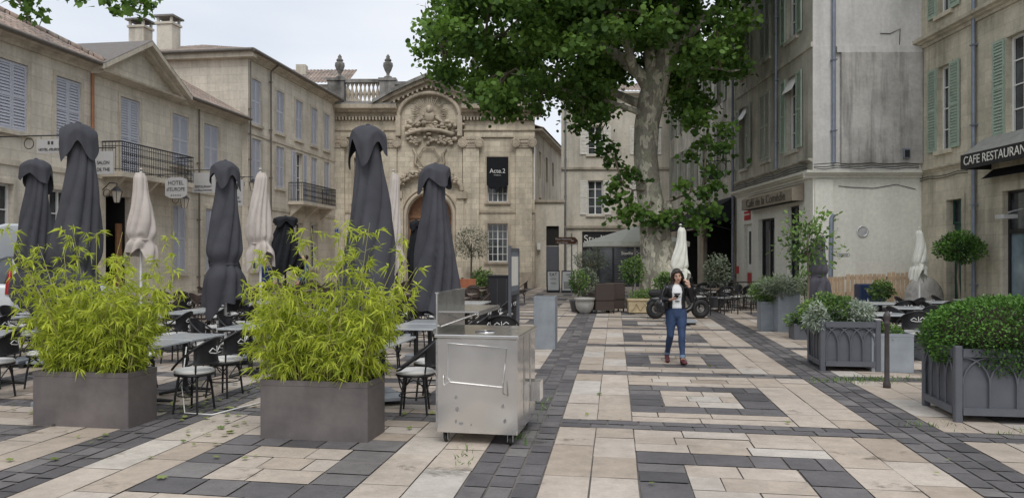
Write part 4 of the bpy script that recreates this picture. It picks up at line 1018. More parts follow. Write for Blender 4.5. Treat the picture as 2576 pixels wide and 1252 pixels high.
shell_leaves('green_shrub',(.3,.5,.92),(.42,.42,.28),2600,.055,T_oval,L_herb,P3_,.25,.3,32)
shell_leaves('silver_shrub',(-.02,.2,.82),(.2,.25,.22),900,.07,T_lance*np.array([1,1.6]),L_sil,P3_,.2,.3,33)
P4_=orangery(4.82,8.35,-9,1.25,1.0,.80)
m=MB(); m.ell((.62,.5,.88),(.62,.52,.36),M_soil,20,12); m.make('dark_filler_core',P4_)  # soil-coloured ellipsoid added as a dark core, blocks see-through between the leaves
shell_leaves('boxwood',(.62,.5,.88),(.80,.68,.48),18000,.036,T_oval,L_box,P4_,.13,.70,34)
def zplanter(x,y,w,h,rz=-9,mt=None,name='square_planter'):
    E=empty(name,TR(x,y,0,rz)); m=MB(); planter_box(m,w,w,h,mt or M_zincpl); m.make('planter_box',E); return E
E=zplanter(5.62,12.0,.62,.6); shell_leaves('low_herbs',(.3,.3,.6),(.28,.28,.12),500,.06,T_oval,L_herb,E,.2,.2,40)
E=zplanter(7.1,13.3,.8,.55); shell_leaves('low_herbs',(.4,.4,.55),(.38,.38,.25),900,.06,T_oval,L_herb,E,.2,.2,41)
E=zplanter(.42,14.95,.42,1.02,-10,None,'tall_planter'); 
E=zplanter(6.35,18.3,.5,.95,-5,None,'tall_planter'); shell_leaves('lavender',(.1,.2,1.05),(.5,.45,.25),2500,.1,T_lance,L_olive,E,.3,.1,42)
E=zplanter(6.1,18.8,.45,.7,-5); shell_leaves('lavender',(.2,.2,.95),(.42,.4,.3),2500,.1,T_lance,L_herb,E,.3,.1,43)
E=zplanter(6.1,16.6,.45,.35,-5,M_graypl); shell_leaves('herbs',(.2,.2,.42),(.3,.3,.18),900,.06,T_oval,L_herb,E,.3,.1,44)
E=zplanter(6.8,16.4,.5,.55,-5,M_graypl); shell_leaves('herbs',(.2,.2,.7),(.36,.36,.28),1800,.06,T_oval,L_herb,E,.3,.1,45)
b=MB(); b.lathe([(.05,0),(.05,.06),(.034,.1),(.03,.85),(.042,.87),(.042,.9),(.03,.92),(.045,.96),(.045,1.0),(.02,1.04)],mat('rusty_bollard',(.08,.068,.066),.6,.3,var=.3),14); b.make('bollard',None,TR(5.15,10.55))

def pot_tree(name,x,y,z_crown,rc,h_pot,r_pot,lm,n,ls,tpl=T_oval,potm=None,seed=1,trunk_r=.02,lump=.2,inner=.2):
    E=empty(name,TR(x,y)); m=MB(); potm=potm or M_graypl
    m.lathe([(r_pot*.75,0),(r_pot,h_pot*.9),(r_pot*1.08,h_pot*.92),(r_pot*1.08,h_pot),(r_pot*.9,h_pot),(r_pot*.9,h_pot-.04)],potm,20)
    rs=random.Random(seed)
    m.tube([(rs.uniform(-.03,.03),0,h_pot-.05),(rs.uniform(-.05,.05),rs.uniform(-.05,.05),(h_pot+z_crown)/2),(0,0,z_crown)],[trunk_r*1.2,trunk_r,trunk_r*.7],M_branch,7)
    for s in range(9):
        a=rs.uniform(0,6.28); m.tube([(0,0,z_crown-rc[2]*.5),(rc[0]*.7*math.cos(a),rc[1]*.7*math.sin(a),z_crown+rc[2]*rs.uniform(-.3,.7))],[trunk_r*.6,.004],M_branch,5)
    m.make('pot_and_stem',E); shell_leaves('leaves',(0,0,z_crown),rc,n,ls,tpl,lm,E,lump,inner,seed)
pot_tree('olive_tree_in_pot',-1.75,33,2.35,(.85,.8,.75),.55,.35,L_olive,1500,.11,T_lance*np.array([1,1.5]),seed=51,trunk_r=.04)
pot_tree('olive_tree_in_pot',2.95,29,1.65,(.7,.6,.42),.5,.35,L_olive,1300,.1,T_lance*np.array([1,1.5]),seed=52,trunk_r=.04)
pot_tree('lemon_tree_in_pot',6.45,16.8,2.1,(.62,.5,.68),.5,.3,L_herb,700,.1,seed=53,trunk_r=.025,lump=.5,inner=.1)
pot_tree('topiary_tree',12.0,20.6,2.05,(.62,.55,.42),.45,.3,L_box,3500,.07,seed=54,trunk_r=.03,lump=.12)
pot_tree('potted_shrub',2.15,25,.95,(.32,.3,.45),.4,.28,L_herb,900,.07,seed=55)
pot_tree('potted_shrub',2.6,26.5,1.0,(.35,.3,.45),.4,.28,L_olive,800,.08,seed=56)
pot_tree('potted_shrub',-.9,27,.9,(.35,.3,.4),.4,.28,L_herb,900,.08,seed=57)
pot_tree('potted_shrub',-1.3,30,.9,(.35,.3,.4),.4,.28,L_herb,900,.08,seed=58)
pot_tree('potted_shrub',4.2,26.8,1.3,(.42,.4,.5),.4,.28,L_herb,1000,.09,seed=59)
pot_tree('potted_shrub',5.0,24.7,.95,(.45,.4,.35),.3,.3,L_herb,1200,.08,seed=60)
pot_tree('potted_shrub',7.2,27,1.3,(.45,.4,.55),.4,.28,L_olive,1100,.08,seed=61)
pot_tree('potted_shrub',6.3,29.3,1.2,(.45,.4,.5),.4,.28,L_herb,1100,.08,seed=62)
pot_tree('potted_shrub',8.6,22.5,1.0,(.3,.3,.4),.4,.28,L_herb,700,.07,seed=63)
pot_tree('potted_shrub',10.4,21.6,.85,(.38,.3,.25),.4,.28,L_herb,700,.08,seed=64)
E=empty('stone_trough_planter',TR(3.65,24.1,0,-2)); m=MB(); m.box(0,1.55,0,.5,.04,.42,M_terraY,-.02); m.box(-.03,1.58,-.03,.53,.42,.48,M_terraY)
for i in range(6): m.tube([(.12+i*.26,-.01,.12),(.25+i*.26,-.01,.34),(.38+i*.26,-.01,.12)],.015,M_terraY,5)
m.make('trough',E); shell_leaves('plants',(.75,.25,.5),(.7,.22,.22),1500,.07,T_oval,L_herb,E,.3,.1,65)
m=MB(); m.lathe([(.14,0),(.16,.03),(.26,.15),(.30,.32),(.29,.42),(.33,.44),(.33,.5),(.27,.5),(.27,.44)],mat('grey_stone_pot',(.38,.37,.34),.9,var=.2),20); m.make('bowl_planter',None,TR(2.3,24.3))
for x,y,rz in ((2.9,24.6,10),(3.3,25.2,190)):
    m=MB(); m.bbox(-.32,.32,-.3,.3,.1,.42,M_rattan,.02); m.bbox(-.32,.32,.22,.32,.42,.95,M_rattan,.02); m.bbox(-.34,-.25,-.3,.22,.42,.66,M_rattan,.02); m.bbox(.25,.34,-.3,.22,.42,.66,M_rattan,.02); m.bbox(-.24,.24,-.28,.2,.42,.5,M_beige,.02)
    for a in (-.3,.26):
        for c in (-.28,.26): m.box(a,a+.04,c,c+.04,0,.1,M_black)
    m.make('wicker_armchair',None,TR(x,y,0,rz+180 if x<3 else rz))
E=empty('wooden_pallet_screen',TR(10.15,23.3)); m=MB(); M_pal=mat('pallet_wood',(.58,.42,.275),.8,var=.25,vs=4)
for x0 in (0,1.25):
    for i in range(9): 
        xx=x0+i*.135; m.box(xx,xx+.1,0,.02,.02+rnd(0,.02),1.32+rnd(-.03,.02)-(.0 if x0 else .05),M_pal)
    for zz in (.1,.62,1.1): m.box(x0,x0+1.18,.021,.12,zz,zz+.1,M_pal)
m.make('boards',E)
E=empty('wooden_pallet_screen',TR(9.2,22.6,0,25)); m=MB()
for i in range(6): m.box(i*.14,i*.14+.1,0,.02,.02,1.2,M_pal)
for zz in (.1,.6,1.05): m.box(0,.8,.021,.1,zz,zz+.1,M_pal)
m.make('boards',E)
E=empty('blue_ice_cream_board',TR(10.1,22.3)); m=MB(); m.bbox(0,.75,0,.4,.03,1.0,mat('navy_panel',(.02,.035,.09),.4),.03); m.box(.2,.3,-.004,-.001,.78,.86,M_pal); m.box(.32,.42,-.004,-.001,.80,.88,M_white); m.make('panel',E)
m=MB(); M_pla=mat('plastic_sheet',(.5,.47,.43),.25,bump=.8,bs=6,bd=.1)
m.ell((0,0,.55),(.55,.4,.7),M_pla,18,12); m.ell((-.3,-.1,.3),(.4,.3,.4),M_pla,14,10); m.make('covered_furniture',None,TR(11.9,22.2))
m=MB()
for i in range(7): m.tube([(i*.5,0,0),(i*.5,0,1.0)],.02,M_black,6)
m.tube([(0,0,1.0),(3,0,1.0)],.022,M_black,6); m.tube([(0,0,.5),(3,0,.5)],.015,M_black,6); m.make('terrace_railing',None,TR(6.1,23.6,0,20))

# ================================================================== SCOOTER
E=empty('motor_scooter',TR(4.15,22.2,0,8)); m=MB(); M_bk=mat('gloss_black_plastic',(.015,.015,.017),.25)
for x in (.0,1.35):
    m.torus((x,0,.285),.2,.085,M_rub,'Y',28,10)
    m.torus((x,0,.285),.1,.03,M_steel_dk,'Y',20,8); m.tube([(x,-.06,.285),(x,.06,.285)],.05,M_steel_dk,12)
    for a in range(5): m.tube([(x,0,.285),(x+.13*math.cos(a*1.256),0,.285+.13*math.sin(a*1.256))],.014,M_steel_dk,5)
    m.tube([(x+.29*math.cos(R(a)),0,.3+.29*math.sin(R(a))) for a in range(20,170,15)],.03,M_bk,6,sy=2)
m.tube([(1.35,.0,.27),(1.2,0,.62),(1.08,0,.98)],[.035,.04,.035],M_bk,8,sy=1.6)
m.tube([(1.12,0,.9),(1.08,-.05,.98),(1.0,-.33,1.0)],.018,M_bk,6); m.tube([(1.12,0,.9),(1.08,.05,.98),(1.0,.33,1.0)],.018,M_bk,6)
m.ell((1.17,0,.84),(.09,.1,.1),M_bk); m.tube([(1.2,0,.62),(1.05,0,.3),(.9,0,.22),(.5,0,.22),(.3,0,.3)],[.05,.08,.09,.1,.1],M_bk,10,sy=1.5)
m.tube([(.35,0,.3),(.3,0,.5),(.0,0,.55),(-.15,0,.58)],[.14,.15,.13,.06],M_bk,10); m.tube([(.52,0,.66),(.25,0,.70),(-.05,0,.74),(-.2,0,.76)],[.07,.09,.09,.05],M_rub,10,sy=1.5)
for s in (-1,1): m.tube([(1.02,s*.25,1.0),(.98,s*.28,1.14)],.008,M_bk,5); m.ell((.97,s*.3,1.18),(.02,.06,.045),M_bk)
m.tube([(.5,.1,.2),(.45,.25,0)],.012,M_steel_dk,5); m.make('scooter_body',E)

# ================================================================== SIGNS, BOARDS
M_brownsign=mat('brown_sign',(.14,.055,.025),.5)
E=empty('pedestrian_street_sign',TR(2.95,38)); m=MB(); m.tube([(0,0,0),(0,0,2.95)],.035,M_zincpl,8); m.box(-.8,.15,-.06,-.03,2.42,2.76,M_brownsign); m.add([(.151,-.06,2.42),(.32,-.06,2.59),(.151,-.06,2.76),(.151,-.03,2.42),(.32,-.03,2.59),(.151,-.03,2.76)],[(0,1,2),(3,5,4),(0,1,4,3),(1,2,5,4)],M_brownsign); m.box(-.02,.1,-.065,-.06,2.56,2.60,M_white); m.make('post_and_panel',E)
text('Voie Piétonne',.145,M_white,E,-.4,-.066,2.66); text('Rue Mazan',.12,M_white,E,-.45,-.066,2.50)
def aboard(x,y,lines,rz=0,img=False):
    E=empty('sandwich_board',TR(x,y,0,rz)); m=MB()
    m.add([(0,0,0),(.65,0,0),(.65,.2,1.1),(0,.2,1.1)],[(0,1,2,3)],M_black); m.add([(0,.4,0),(.65,.4,0),(.65,.2,1.1),(0,.2,1.1)],[(0,1,2,3)],M_black)
    m.add([(.05,.010,.12),(.6,.010,.12),(.6,.178,1.05),(.05,.178,1.05)],[(0,1,2,3)],M_white)
    if img: m.add([(.12,.015,.2),(.55,.015,.2),(.55,.08,.55),(.12,.08,.55)],[(0,1,2,3)],M_steel_dk)
    m.make('boards',E)
    for i,(t,sz) in enumerate(lines): text(t,sz,M_black,E,.325,-.03+.14*.9*(1-i*.28),.9-i*.22)
aboard(1.75,38.5,[('EAT',.22),('LOCAL',.1),('MENU',.1)]); aboard(2.45,38.2,[('CAFE',.1)],-8,True)
E=empty('menu_display_stand',TR(-.02,14.2,0,78)); m=MB(); m.box(0,.05,0,.05,0,2.0,M_graypl); m.box(.75,.8,0,.05,0,1.95,M_graypl); m.box(.05,.75,.01,.04,1.15,1.9,M_pipe); m.box(.05,.75,0,.05,1.9,1.96,M_graypl); m.box(.05,.75,0,.05,1.08,1.15,M_graypl); m.box(-.1,.9,-.15,.2,0.0,.03,M_graypl)
m.box(.12,.4,.004,.01,1.25,1.8,M_cream); m.box(.44,.7,.004,.01,1.25,1.8,M_cream); m.make('stand',E)
E=empty('waiter_station',TR(-.65,21,0,-8)); m=MB(); m.bbox(0,.75,0,.5,.03,1.25,M_black,.01); m.box(-.03,.78,-.03,.53,1.25,1.29,M_black)
for q in (.25,.5): m.box(q-.003,q+.003,-.004,-.001,.1,1.2,M_graypl)
m.make('cabinet',E)
m=MB(); M_or=mat('rust_orange_panel',(.36,.125,.06),.7); m.bbox(0,1.1,0,.06,.1,1.05,M_or); m.bbox(0,.06,.06,.7,.1,1.05,M_or); m.box(0,1.1,.0,.6,0.02,.1,M_or); m.make('orange_bench',None,TR(-2.3,26,0,-10))

M_sign=mat('sign_grey',(.47,.46,.45),.5,var=.05); M_sl=mat('sign_letter',(.05,.05,.05),.5)
def hang_sign(name,s,z,wd,ht,lines,mark=False,hexa=False,off=.9):
    """sign projecting at right angles from the hotel facade"""
    fr=FR(-13.53,20.29,*d_u)@Matrix.Translation((s,0,0))
    E=empty(name,fr@Matrix.Rotation(R(-90),4,'Z')); m=MB()
    if hexa:
        c=.2; p=[(off,0,z+c*.5),(off+c,0,z),(off+wd-c,0,z),(off+wd,0,z+c*.5),(off+wd,0,z+ht-c*.5),(off+wd-c,0,z+ht),(off+c,0,z+ht),(off,0,z+ht-c*.5)]
        n=len(p); vs=[(a,-.025,c_) for a,_,c_ in p]+[(a,.025,c_) for a,_,c_ in p]
        m.add(vs,[tuple(range(n)),tuple(range(2*n-1,n-1,-1))]+[(i,(i+1)%n,n+(i+1)%n,n+i) for i in range(n)],M_sign)
    else: m.box(off,off+wd,-.02,.02,z,z+ht,M_sign)
    m.tube([(0,0,z+ht+.1),(off+wd+.05,0,z+ht+.1)],.018,M_iron,6); m.torus((max(.15,off-.25),0,z+ht-.1),.14,.012,M_iron,'Y',14,5)
    for q in (off+.1,off+wd-.1): m.tube([(q,0,z+ht),(q,0,z+ht+.1)],.008,M_iron,4)
    if mark:
        m.box(off+wd/2-.08,off+wd/2-.02,-.026,-.021,z+ht*.62,z+ht*.86,M_sl); m.box(off+wd/2+.02,off+wd/2+.08,-.026,-.021,z+ht*.62,z+ht*.86,M_sl)
    m.make('panel_and_bracket',E)
    for t,sz,zz in lines: text(t,sz,M_sl,E,off+wd/2,-.03,z+ht*zz,sx=.92)
hang_sign('hotel_sign',0,4.5,.78,.36,[("HOTEL d'EUROPE",.095,.25)],True,off=1.1)
hang_sign('tearoom_sign',3.2,4.3,.66,.7,[('SALON',.14,.5),('DE THE',.14,.2)],False,off=.35)
hang_sign('hotel_sign',6.3,3.8,.8,.72,[('HOTEL',.2,.72),("d'EUROPE",.17,.42),('* * * * *',.13,.1)],False,True,off=.75)
hang_sign('restaurant_sign',8.8,4.2,.95,.75,[('RESTAURANT',.12,.3),('LA VIEILLE FONTAINE',.078,.12)],False,off=.25)
hang_sign('hotel_sign',10.8,3.84,.6,1.05,[("HOTEL",.1,.3),("d'EUROPE",.095,.15)],True,off=.7)
def lantern(s,z,off=.55):
    fr=FR(-13.53,20.29,*d_u)@Matrix.Translation((s,0,0)); E=empty('wall_lantern',fr@Matrix.Rotation(R(-90),4,'Z')); m=MB()
    m.tube([(0,0,z+.35),(.3,0,z+.62),(off,0,z+.6),(off,0,z+.42)],.018,M_iron,6); m.torus((.2,0,z+.3),.12,.012,M_iron,'Y',12,5)
    m.lathe([(.09,0),(.17,.34),(.18,.35)],mat('lantern_glass',(.55,.5,.42),.2),6,(off,0,z),False); m.lathe([(.2,.35),(.1,.45),(.04,.5)],M_iron,6,(off,0,z),False)
    for k in range(6):
        a=math.pi*k/3; m.tube([(off+.09*math.cos(a),.09*math.sin(a),z),(off+.175*math.cos(a),.175*math.sin(a),z+.35)],.01,M_iron,4)
    m.make('lantern_body',E)
lantern(4.0,3.5); lantern(7.8,3.55); lantern(12.8,4.6,.7)

# ================================================================== CAR
E=empty('parked_car',TR(-11.75,19.3,0,-7.9,1.06)); m=MB(); M_car=mat('silver_car_paint',(.62,.64,.66),.3,.05,var=.03); M_tail=mat('tail_light',(.35,.012,.012),.2)
sec=[(-2.0,.42,1.0,.78),(-1.95,.28,1.12,.84),(-1.0,.25,1.12,.86),(0,.25,1.1,.86),(1.0,.25,1.02,.85),(1.7,.28,.9,.8),(2.0,.4,.72,.68)]
vs=[];fs=[]
for (yy,zb,zt,hw) in sec: vs+=[(-hw*.95,yy,zb),(-hw,yy,(zb+zt)/2),(-hw*.93,yy,zt),(hw*.93,yy,zt),(hw,yy,(zb+zt)/2),(hw*.95,yy,zb)]
for i in range(len(sec)-1):
    for k in range(6): fs.append((i*6+k,i*6+(k+1)%6,(i+1)*6+(k+1)%6,(i+1)*6+k))
fs+=[tuple(range(5,-1,-1)),tuple(range(36,42))]; m.add(vs,fs,M_car,True)
cab=[(-1.95,1.08),(-1.75,1.55),(-1.2,1.70),(.1,1.72),(.7,1.5),(1.3,1.0)]
vs=[];fs=[]
for yy,zt in cab: 
    hw=.66 if zt>1.3 else .78; vs+=[(-.8,yy,1.0),(-hw,yy,zt),(hw,yy,zt),(.8,yy,1.0)]
for i in range(len(cab)-1):
    for k in range(3): fs.append((i*4+k,i*4+k+1,(i+1)*4+k+1,(i+1)*4+k))
m.add(vs,fs,M_glass,True)
m.tube([(0,-1.85,1.52),(0,-1.6,1.66),(0,-1.1,1.72),(0,-.3,1.74),(0,.2,1.73),(0,.55,1.6)],[.05,.06,.065,.065,.06,.04],M_car,16,sy=11)
for yy in (-1.75,-.9,-.1,.6): 
    for s in (-1,1): m.tube([(s*.81,yy-.05,1.0),(s*.68,yy*.97,1.64)],.045,M_car,6)
for s in (-1,1):
    m.tube([(s*.76,-1.98,.9),(s*.77,-1.95,1.12),(s*.72,-1.85,1.4)],[.05,.06,.035],M_tail,8)
    for yy in (-1.25,1.3): m.torus((s*.78,yy,.31),.22,.09,M_rub,'X',24,8); m.tube([(s*.72,yy,.31),(s*.84,yy,.31)],.16,M_alu,14)
m.box(-.26,.26,-2.03,-2.0,.62,.74,M_white); m.box(-.8,.8,-2.06,-1.9,.35,.5,M_black); m.make('car_body',E)

# ================================================================== PEOPLE
def remesh(o,vox,it=3):
    r_=o.modifiers.new('skin_union','REMESH'); r_.mode='VOXEL'; r_.voxel_size=vox; r_.use_smooth_shade=True
    s_=o.modifiers.new('smooth','SMOOTH'); s_.factor=.5; s_.iterations=it
M_skin=mat('skin',(.56,.345,.25),.5,var=.05); M_hair=mat('dark_hair',(.022,.013,.01),.45,var=.4,vs=50,bump=.4,bs=90)
M_lip=mat('lips',(.35,.09,.08),.4); M_eye=mat('eye_white',(.7,.68,.65),.2)
def loftz(m,rings,mt,n=20):
    vs=[];fs=[]
    for cx_,cy_,cz_,rx,ry in rings:
        for k in range(n): t=2*math.pi*k/n; vs.append((cx_+rx*math.cos(t),cy_+ry*math.sin(t),cz_))
    for i in range(len(rings)-1):
        for k in range(n): fs.append((i*n+k,i*n+(k+1)%n,(i+1)*n+(k+1)%n,(i+1)*n+k))
    fs+=[tuple(range(n-1,-1,-1)),tuple((len(rings)-1)*n+k for k in range(n))]; m.add(vs,fs,mt,True)
def hand(E,wrist,dirv,palmn,curl=.5,flip=1,s=1.0):
    """palm + five bent fingers; dirv = pointing direction, palmn = palm normal"""
    m=MB(); w_=Vector(wrist); d=Vector(dirv).normalized(); n_=Vector(palmn); n_=(n_-d*n_.dot(d)).normalized(); sd=d.cross(n_)*flip
    m.tube([w_-d*.03,w_+d*.02,w_+d*.05*s,w_+d*.085*s],[.024*s,.028*s,.036*s,.036*s],M_skin,10,sy=.55)
    pc=w_+d*.08*s
    for i,(o_,L) in enumerate(((-.028,.068),(-.0095,.078),(.0095,.073),(.028,.058))):
        b0=pc+sd*o_*s; a1=curl*.9; d1=(d*math.cos(a1)+n_*math.sin(a1)); d2=(d*math.cos(a1*2)+n_*math.sin(a1*2)); d3=(d*math.cos(a1*2.7)+n_*math.sin(a1*2.7))
        p1=b0+d1*L*.45*s; p2=p1+d2*L*.32*s; p3=p2+d3*L*.23*s
        m.tube([b0-d*.02*s,b0,p1,p2,p3],[.009*s,.0095*s,.0085*s,.008*s,.006*s],M_skin,7)
    tb=w_+d*.03*s-sd*.03*s; m.tube([tb,tb-sd*.025*s+d*.02*s+n_*.01,tb-sd*.02*s+d*.05*s+n_*.025],[.013*s,.011*s,.008*s],M_skin,7)
    o=m.make('hand',E); remesh(o,.0035,2)
def woman():
    E=empty('walking_woman',TR(2.78,13.0,0,-4))
    M_j=mat('leather_jacket',(.014,.014,.016),.35,var=.2,bump=.25,bs=25); M_jean=mat('blue_denim',(.026,.05,.115),.8,var=.35,vs=10,bump=.2,bs=80); M_shirt=mat('white_tshirt',(.72,.72,.72),.8,var=.04)
    M_cuff=mat('denim_cuff',(.16,.22,.32),.8); M_shoe=mat('burgundy_sneaker',(.09,.015,.02),.6); M_sole=mat('sole',(.08,.07,.07),.7)
    j=MB()
    loftz(j,[(0,0,.75,.10,.09),(0,0,.80,.155,.115),(0,.01,.87,.17,.12),(0,.0,.93,.15,.105),(0,-.005,1.0,.125,.09)],M_jean)
    legs=[((-.085,0,.84),(-.105,-.05,.47),(-.125,.20,.145)),((.085,0,.84),(.075,-.12,.46),(.075,-.20,.12))]
    for h,k_,a in legs:
        h,k_,a=map(Vector,(h,k_,a))
        j.tube([h+Vector((0,0,.03)),h.lerp(k_,.35),h.lerp(k_,.75),k_,k_.lerp(a,.3)+Vector((0,.015,0)),k_.lerp(a,.7),a],[.098,.09,.068,.06,.06,.046,.042],M_jean,14)
        j.ell(k_,(.058,.062,.065),M_jean)
    remesh(j.make('jeans',E),.011,4)
    c=MB()
    for h,k_,a in legs:
        a=Vector(a); k_=Vector(k_); d=(k_-a).normalized(); c.tube([a-d*.005,a+d*.04],[.05,.05],M_cuff,14); c.tube([a-d*.05,a],[.033,.034],M_skin,12)
    c.make('cuffs_and_ankles',E)
    s=MB()
    for (ax_,ay_,az_),toe,heel in (((-.125,.20,.09),(-.14,.03,.035),(-.125,.25,.075)),((.075,-.20,.07),(.085,-.39,.055),(.072,-.175,.045))):
        s.tube([heel,((heel[0]+toe[0])/2,(heel[1]+toe[1])/2,(heel[2]+toe[2])/2+.012),toe],[.038,.043,.034],M_shoe,12,sy=.95)
        s.ell(toe,(.042,.05,.032),M_shoe); s.ell(heel,(.038,.04,.045),M_shoe); s.tube([(ax_,ay_,az_+.05),(heel[0],heel[1],heel[2]+.02)],[.042,.04],M_shoe,10)
    remesh(s.make('sneakers',E),.008,3)
    t=MB(); loftz(t,[(0,-.01,.93,.135,.10),(0,-.01,1.0,.125,.095),(0,-.01,1.1,.125,.10),(0,-.015,1.2,.14,.115),(0,-.005,1.27,.13,.10),(0,0,1.31,.09,.07),(0,.0,1.335,.06,.055)],M_shirt)
    remesh(t.make('tshirt',E),.01,3)
    gph=MB(); gph.box(-.05,.05,-.132,-.118,1.165,1.185,M_black); gph.tube([(-.05,-.128,1.12),(-.02,-.131,1.10),(.06,-.126,1.13)],[.004,.009,.003],M_black,6); gph.box(-.035,.04,-.122,-.112,1.045,1.06,M_hair); gph.make('shirt_print',E)
    k=MB(); n=26
    rings=[(.93,.158,.118),(1.0,.150,.115),(1.1,.152,.122),(1.2,.170,.135),(1.27,.178,.12),(1.31,.14,.095),(1.345,.075,.075)]
    a0=R(270+32); a1=R(270-32+360); vs=[];fs=[]
    for z,rx,ry in rings:
        for q in range(n+1):
            th=a0+(a1-a0)*q/n; vs.append((rx*math.cos(th),ry*math.sin(th)-.005,z))
        for q in range(n+1):
            th=a0+(a1-a0)*q/n; vs.append(((rx-.02)*math.cos(th),(ry-.02)*math.sin(th)-.005,z))
    W_=2*(n+1)
    for i in range(len(rings)-1):
        for q in range(n):
            fs.append((i*W_+q,i*W_+q+1,(i+1)*W_+q+1,(i+1)*W_+q)); b_=n+1; fs.append((i*W_+b_+q,(i+1)*W_+b_+q,(i+1)*W_+b_+q+1,i*W_+b_+q+1))
        for q in (0,n): fs.append((i*W_+q,(i+1)*W_+q,(i+1)*W_+n+1+q,i*W_+n+1+q))
    for i in (0,len(rings)-1):
        for q in range(n): fs.append((i*W_+q,i*W_+q+1,i*W_+n+2+q,i*W_+n+1+q))
    k.add(vs,fs,M_j,True)
    arms=[((-.165,.0,1.27),(-.245,.03,1.06),(-.125,-.21,1.08)),((.165,0,1.27),(.265,-.02,1.06),(.195,-.12,1.29))]
    for sh_,el,wr in arms:
        sh_,el,wr=map(Vector,(sh_,el,wr)); k.tube([sh_+(Vector((0,0,1.26))-sh_)*.3,sh_,sh_.lerp(el,.5),el],[.05,.062,.052,.046],M_j,12); k.tube([el,el.lerp(wr,.4),wr],[.046,.044,.036],M_j,12); k.ell(el,.047,M_j); k.ell(sh_,(.062,.062,.06),M_j)
    k.tube([(-.075,-.08,1.22),(-.09,-.06,1.29),(-.06,.04,1.345),(.06,.04,1.345),(.09,-.06,1.29),(.075,-.08,1.22)],[.016,.026,.022,.022,.026,.016],M_j,8)
    remesh(k.make('leather_jacket',E),.009,3)
    hd=MB(); HC=Vector((.015,-.02,1.475)); rot=Matrix.Rotation(R(-8),3,'Y')@Matrix.Rotation(R(8),3,'X')
    def hp(x,y,z): return HC+rot@Vector((x,y,z))
    hd.ell(hp(0,.01,.02),(.070,.085,.09),M_skin,18,14,rot); hd.ell(hp(0,-.03,-.045),(.052,.05,.062),M_skin,16,12,rot); hd.ell(hp(0,-.055,-.088),(.022,.02,.018),M_skin,10,8)
    hd.tube([hp(0,-.072,.012),hp(0,-.09,-.012),hp(0,-.10,-.03)],[.008,.011,.014],M_skin,8)
    for s_ in (-1,1): hd.ell(hp(s_*.072,.005,-.01),(.009,.018,.028),M_skin,10,8,rot); hd.ell(hp(s_*.04,-.05,-.025),(.022,.02,.02),M_skin,10,8)
    hd.tube([(0,.015,1.28),(0.0,.005,1.34),hp(0,.0,-.07)],[.058,.046,.046],M_skin,14)
    remesh(hd.make('head_and_neck',E),.0055,2)
    fc=MB()
    for s_ in (-1,1):
        fc.ell(hp(s_*.028,-.0735,.004),(.013,.006,.006),M_eye,10,8,rot); fc.ell(hp(s_*.028,-.0785,.003),(.006,.003,.006),M_hair,8,6)
        fc.tube([hp(s_*.012,-.08,.02),hp(s_*.03,-.08,.027),hp(s_*.046,-.068,.02)],.0028,M_hair,5); fc.tube([hp(s_*.014,-.08,.009),hp(s_*.028,-.081,.012),hp(s_*.042,-.073,.006)],.0018,M_hair,5)
    fc.tube([hp(-.02,-.081,-.056),hp(0,-.088,-.054),hp(.02,-.081,-.056)],[.003,.0055,.003],M_lip,6); fc.tube([hp(-.017,-.08,-.061),hp(0,-.086,-.063),hp(.017,-.08,-.061)],[.003,.006,.003],M_lip,6)
    fc.make('eyes_brows_lips',E)
    hr=MB(); hr.ell(hp(0,.03,.04),(.083,.085,.088),M_hair,18,14,rot); hr.ell(hp(0,.0,.075),(.072,.078,.048),M_hair,16,10,rot)
    for s_ in (-1,1):
        for q in range(6):
            o_=q/5
            p=[hp(s_*.015,-.06+.1*o_,.10),hp(s_*(.062),-.055+.1*o_,.06),hp(s_*.084,-.03+.09*o_,0),hp(s_*.09,-.02+.08*o_,-.08),hp(s_*(.105+.01*math.sin(q*3)),-.03+.08*o_,-.17),hp(s_*(.115),-.05+.08*o_,-.27-.03*math.sin(q*2)),hp(s_*(.10),-.055+.08*o_,-.34)]
            hr.tube(p,[.012,.022,.022,.026,.03,.024,.008],M_hair,8)
    for q in range(7): x=-.06+.02*q; hr.tube([hp(x,.08,.05),hp(x*1.2,.11,-.06),hp(x*1.3,.11,-.2),hp(x*1.2,.1,-.3)],[.03,.035,.03,.012],M_hair,8)
    remesh(hr.make('long_hair',E),.008,1)
    hand(E,(-.12,-.225,1.085),(.6,-.5,.25),(.2,.3,.9),.55,1,.95); hand(E,(.19,-.13,1.31),(-.35,-.05,.95),(-.7,.4,0),.5,-1,.95)
    ph=MB(); ph.M=Matrix.Translation((-.05,-.285,1.13))@Matrix.Rotation(R(-35),4,'X')@Matrix.Rotation(R(15),4,'Z'); ph.bbox(-.036,.036,-.07,.07,-.004,.004,M_bk,.003); ph.M=None; ph.make('phone',E)
    bg=MB(); bg.M=Matrix.Translation((-.27,.0,.86))@Matrix.Rotation(R(12),4,'Z'); bg.ell((0,0,.1),(.075,.17,.12),M_j,16,10); bg.bbox(-.06,.06,-.15,.15,0,.18,M_j,.03); bg.M=None
    bg.tube([(-.27,-.12,1.05),(-.235,-.08,1.2),(-.17,-.03,1.34),(-.15,.05,1.34),(-.24,.09,1.2),(-.27,.13,1.05)],.012,M_j,6); bg.torus((-.27,-.12,1.05),.02,.005,M_alu,'X',10,5); bg.make('shoulder_bag',E)
woman()
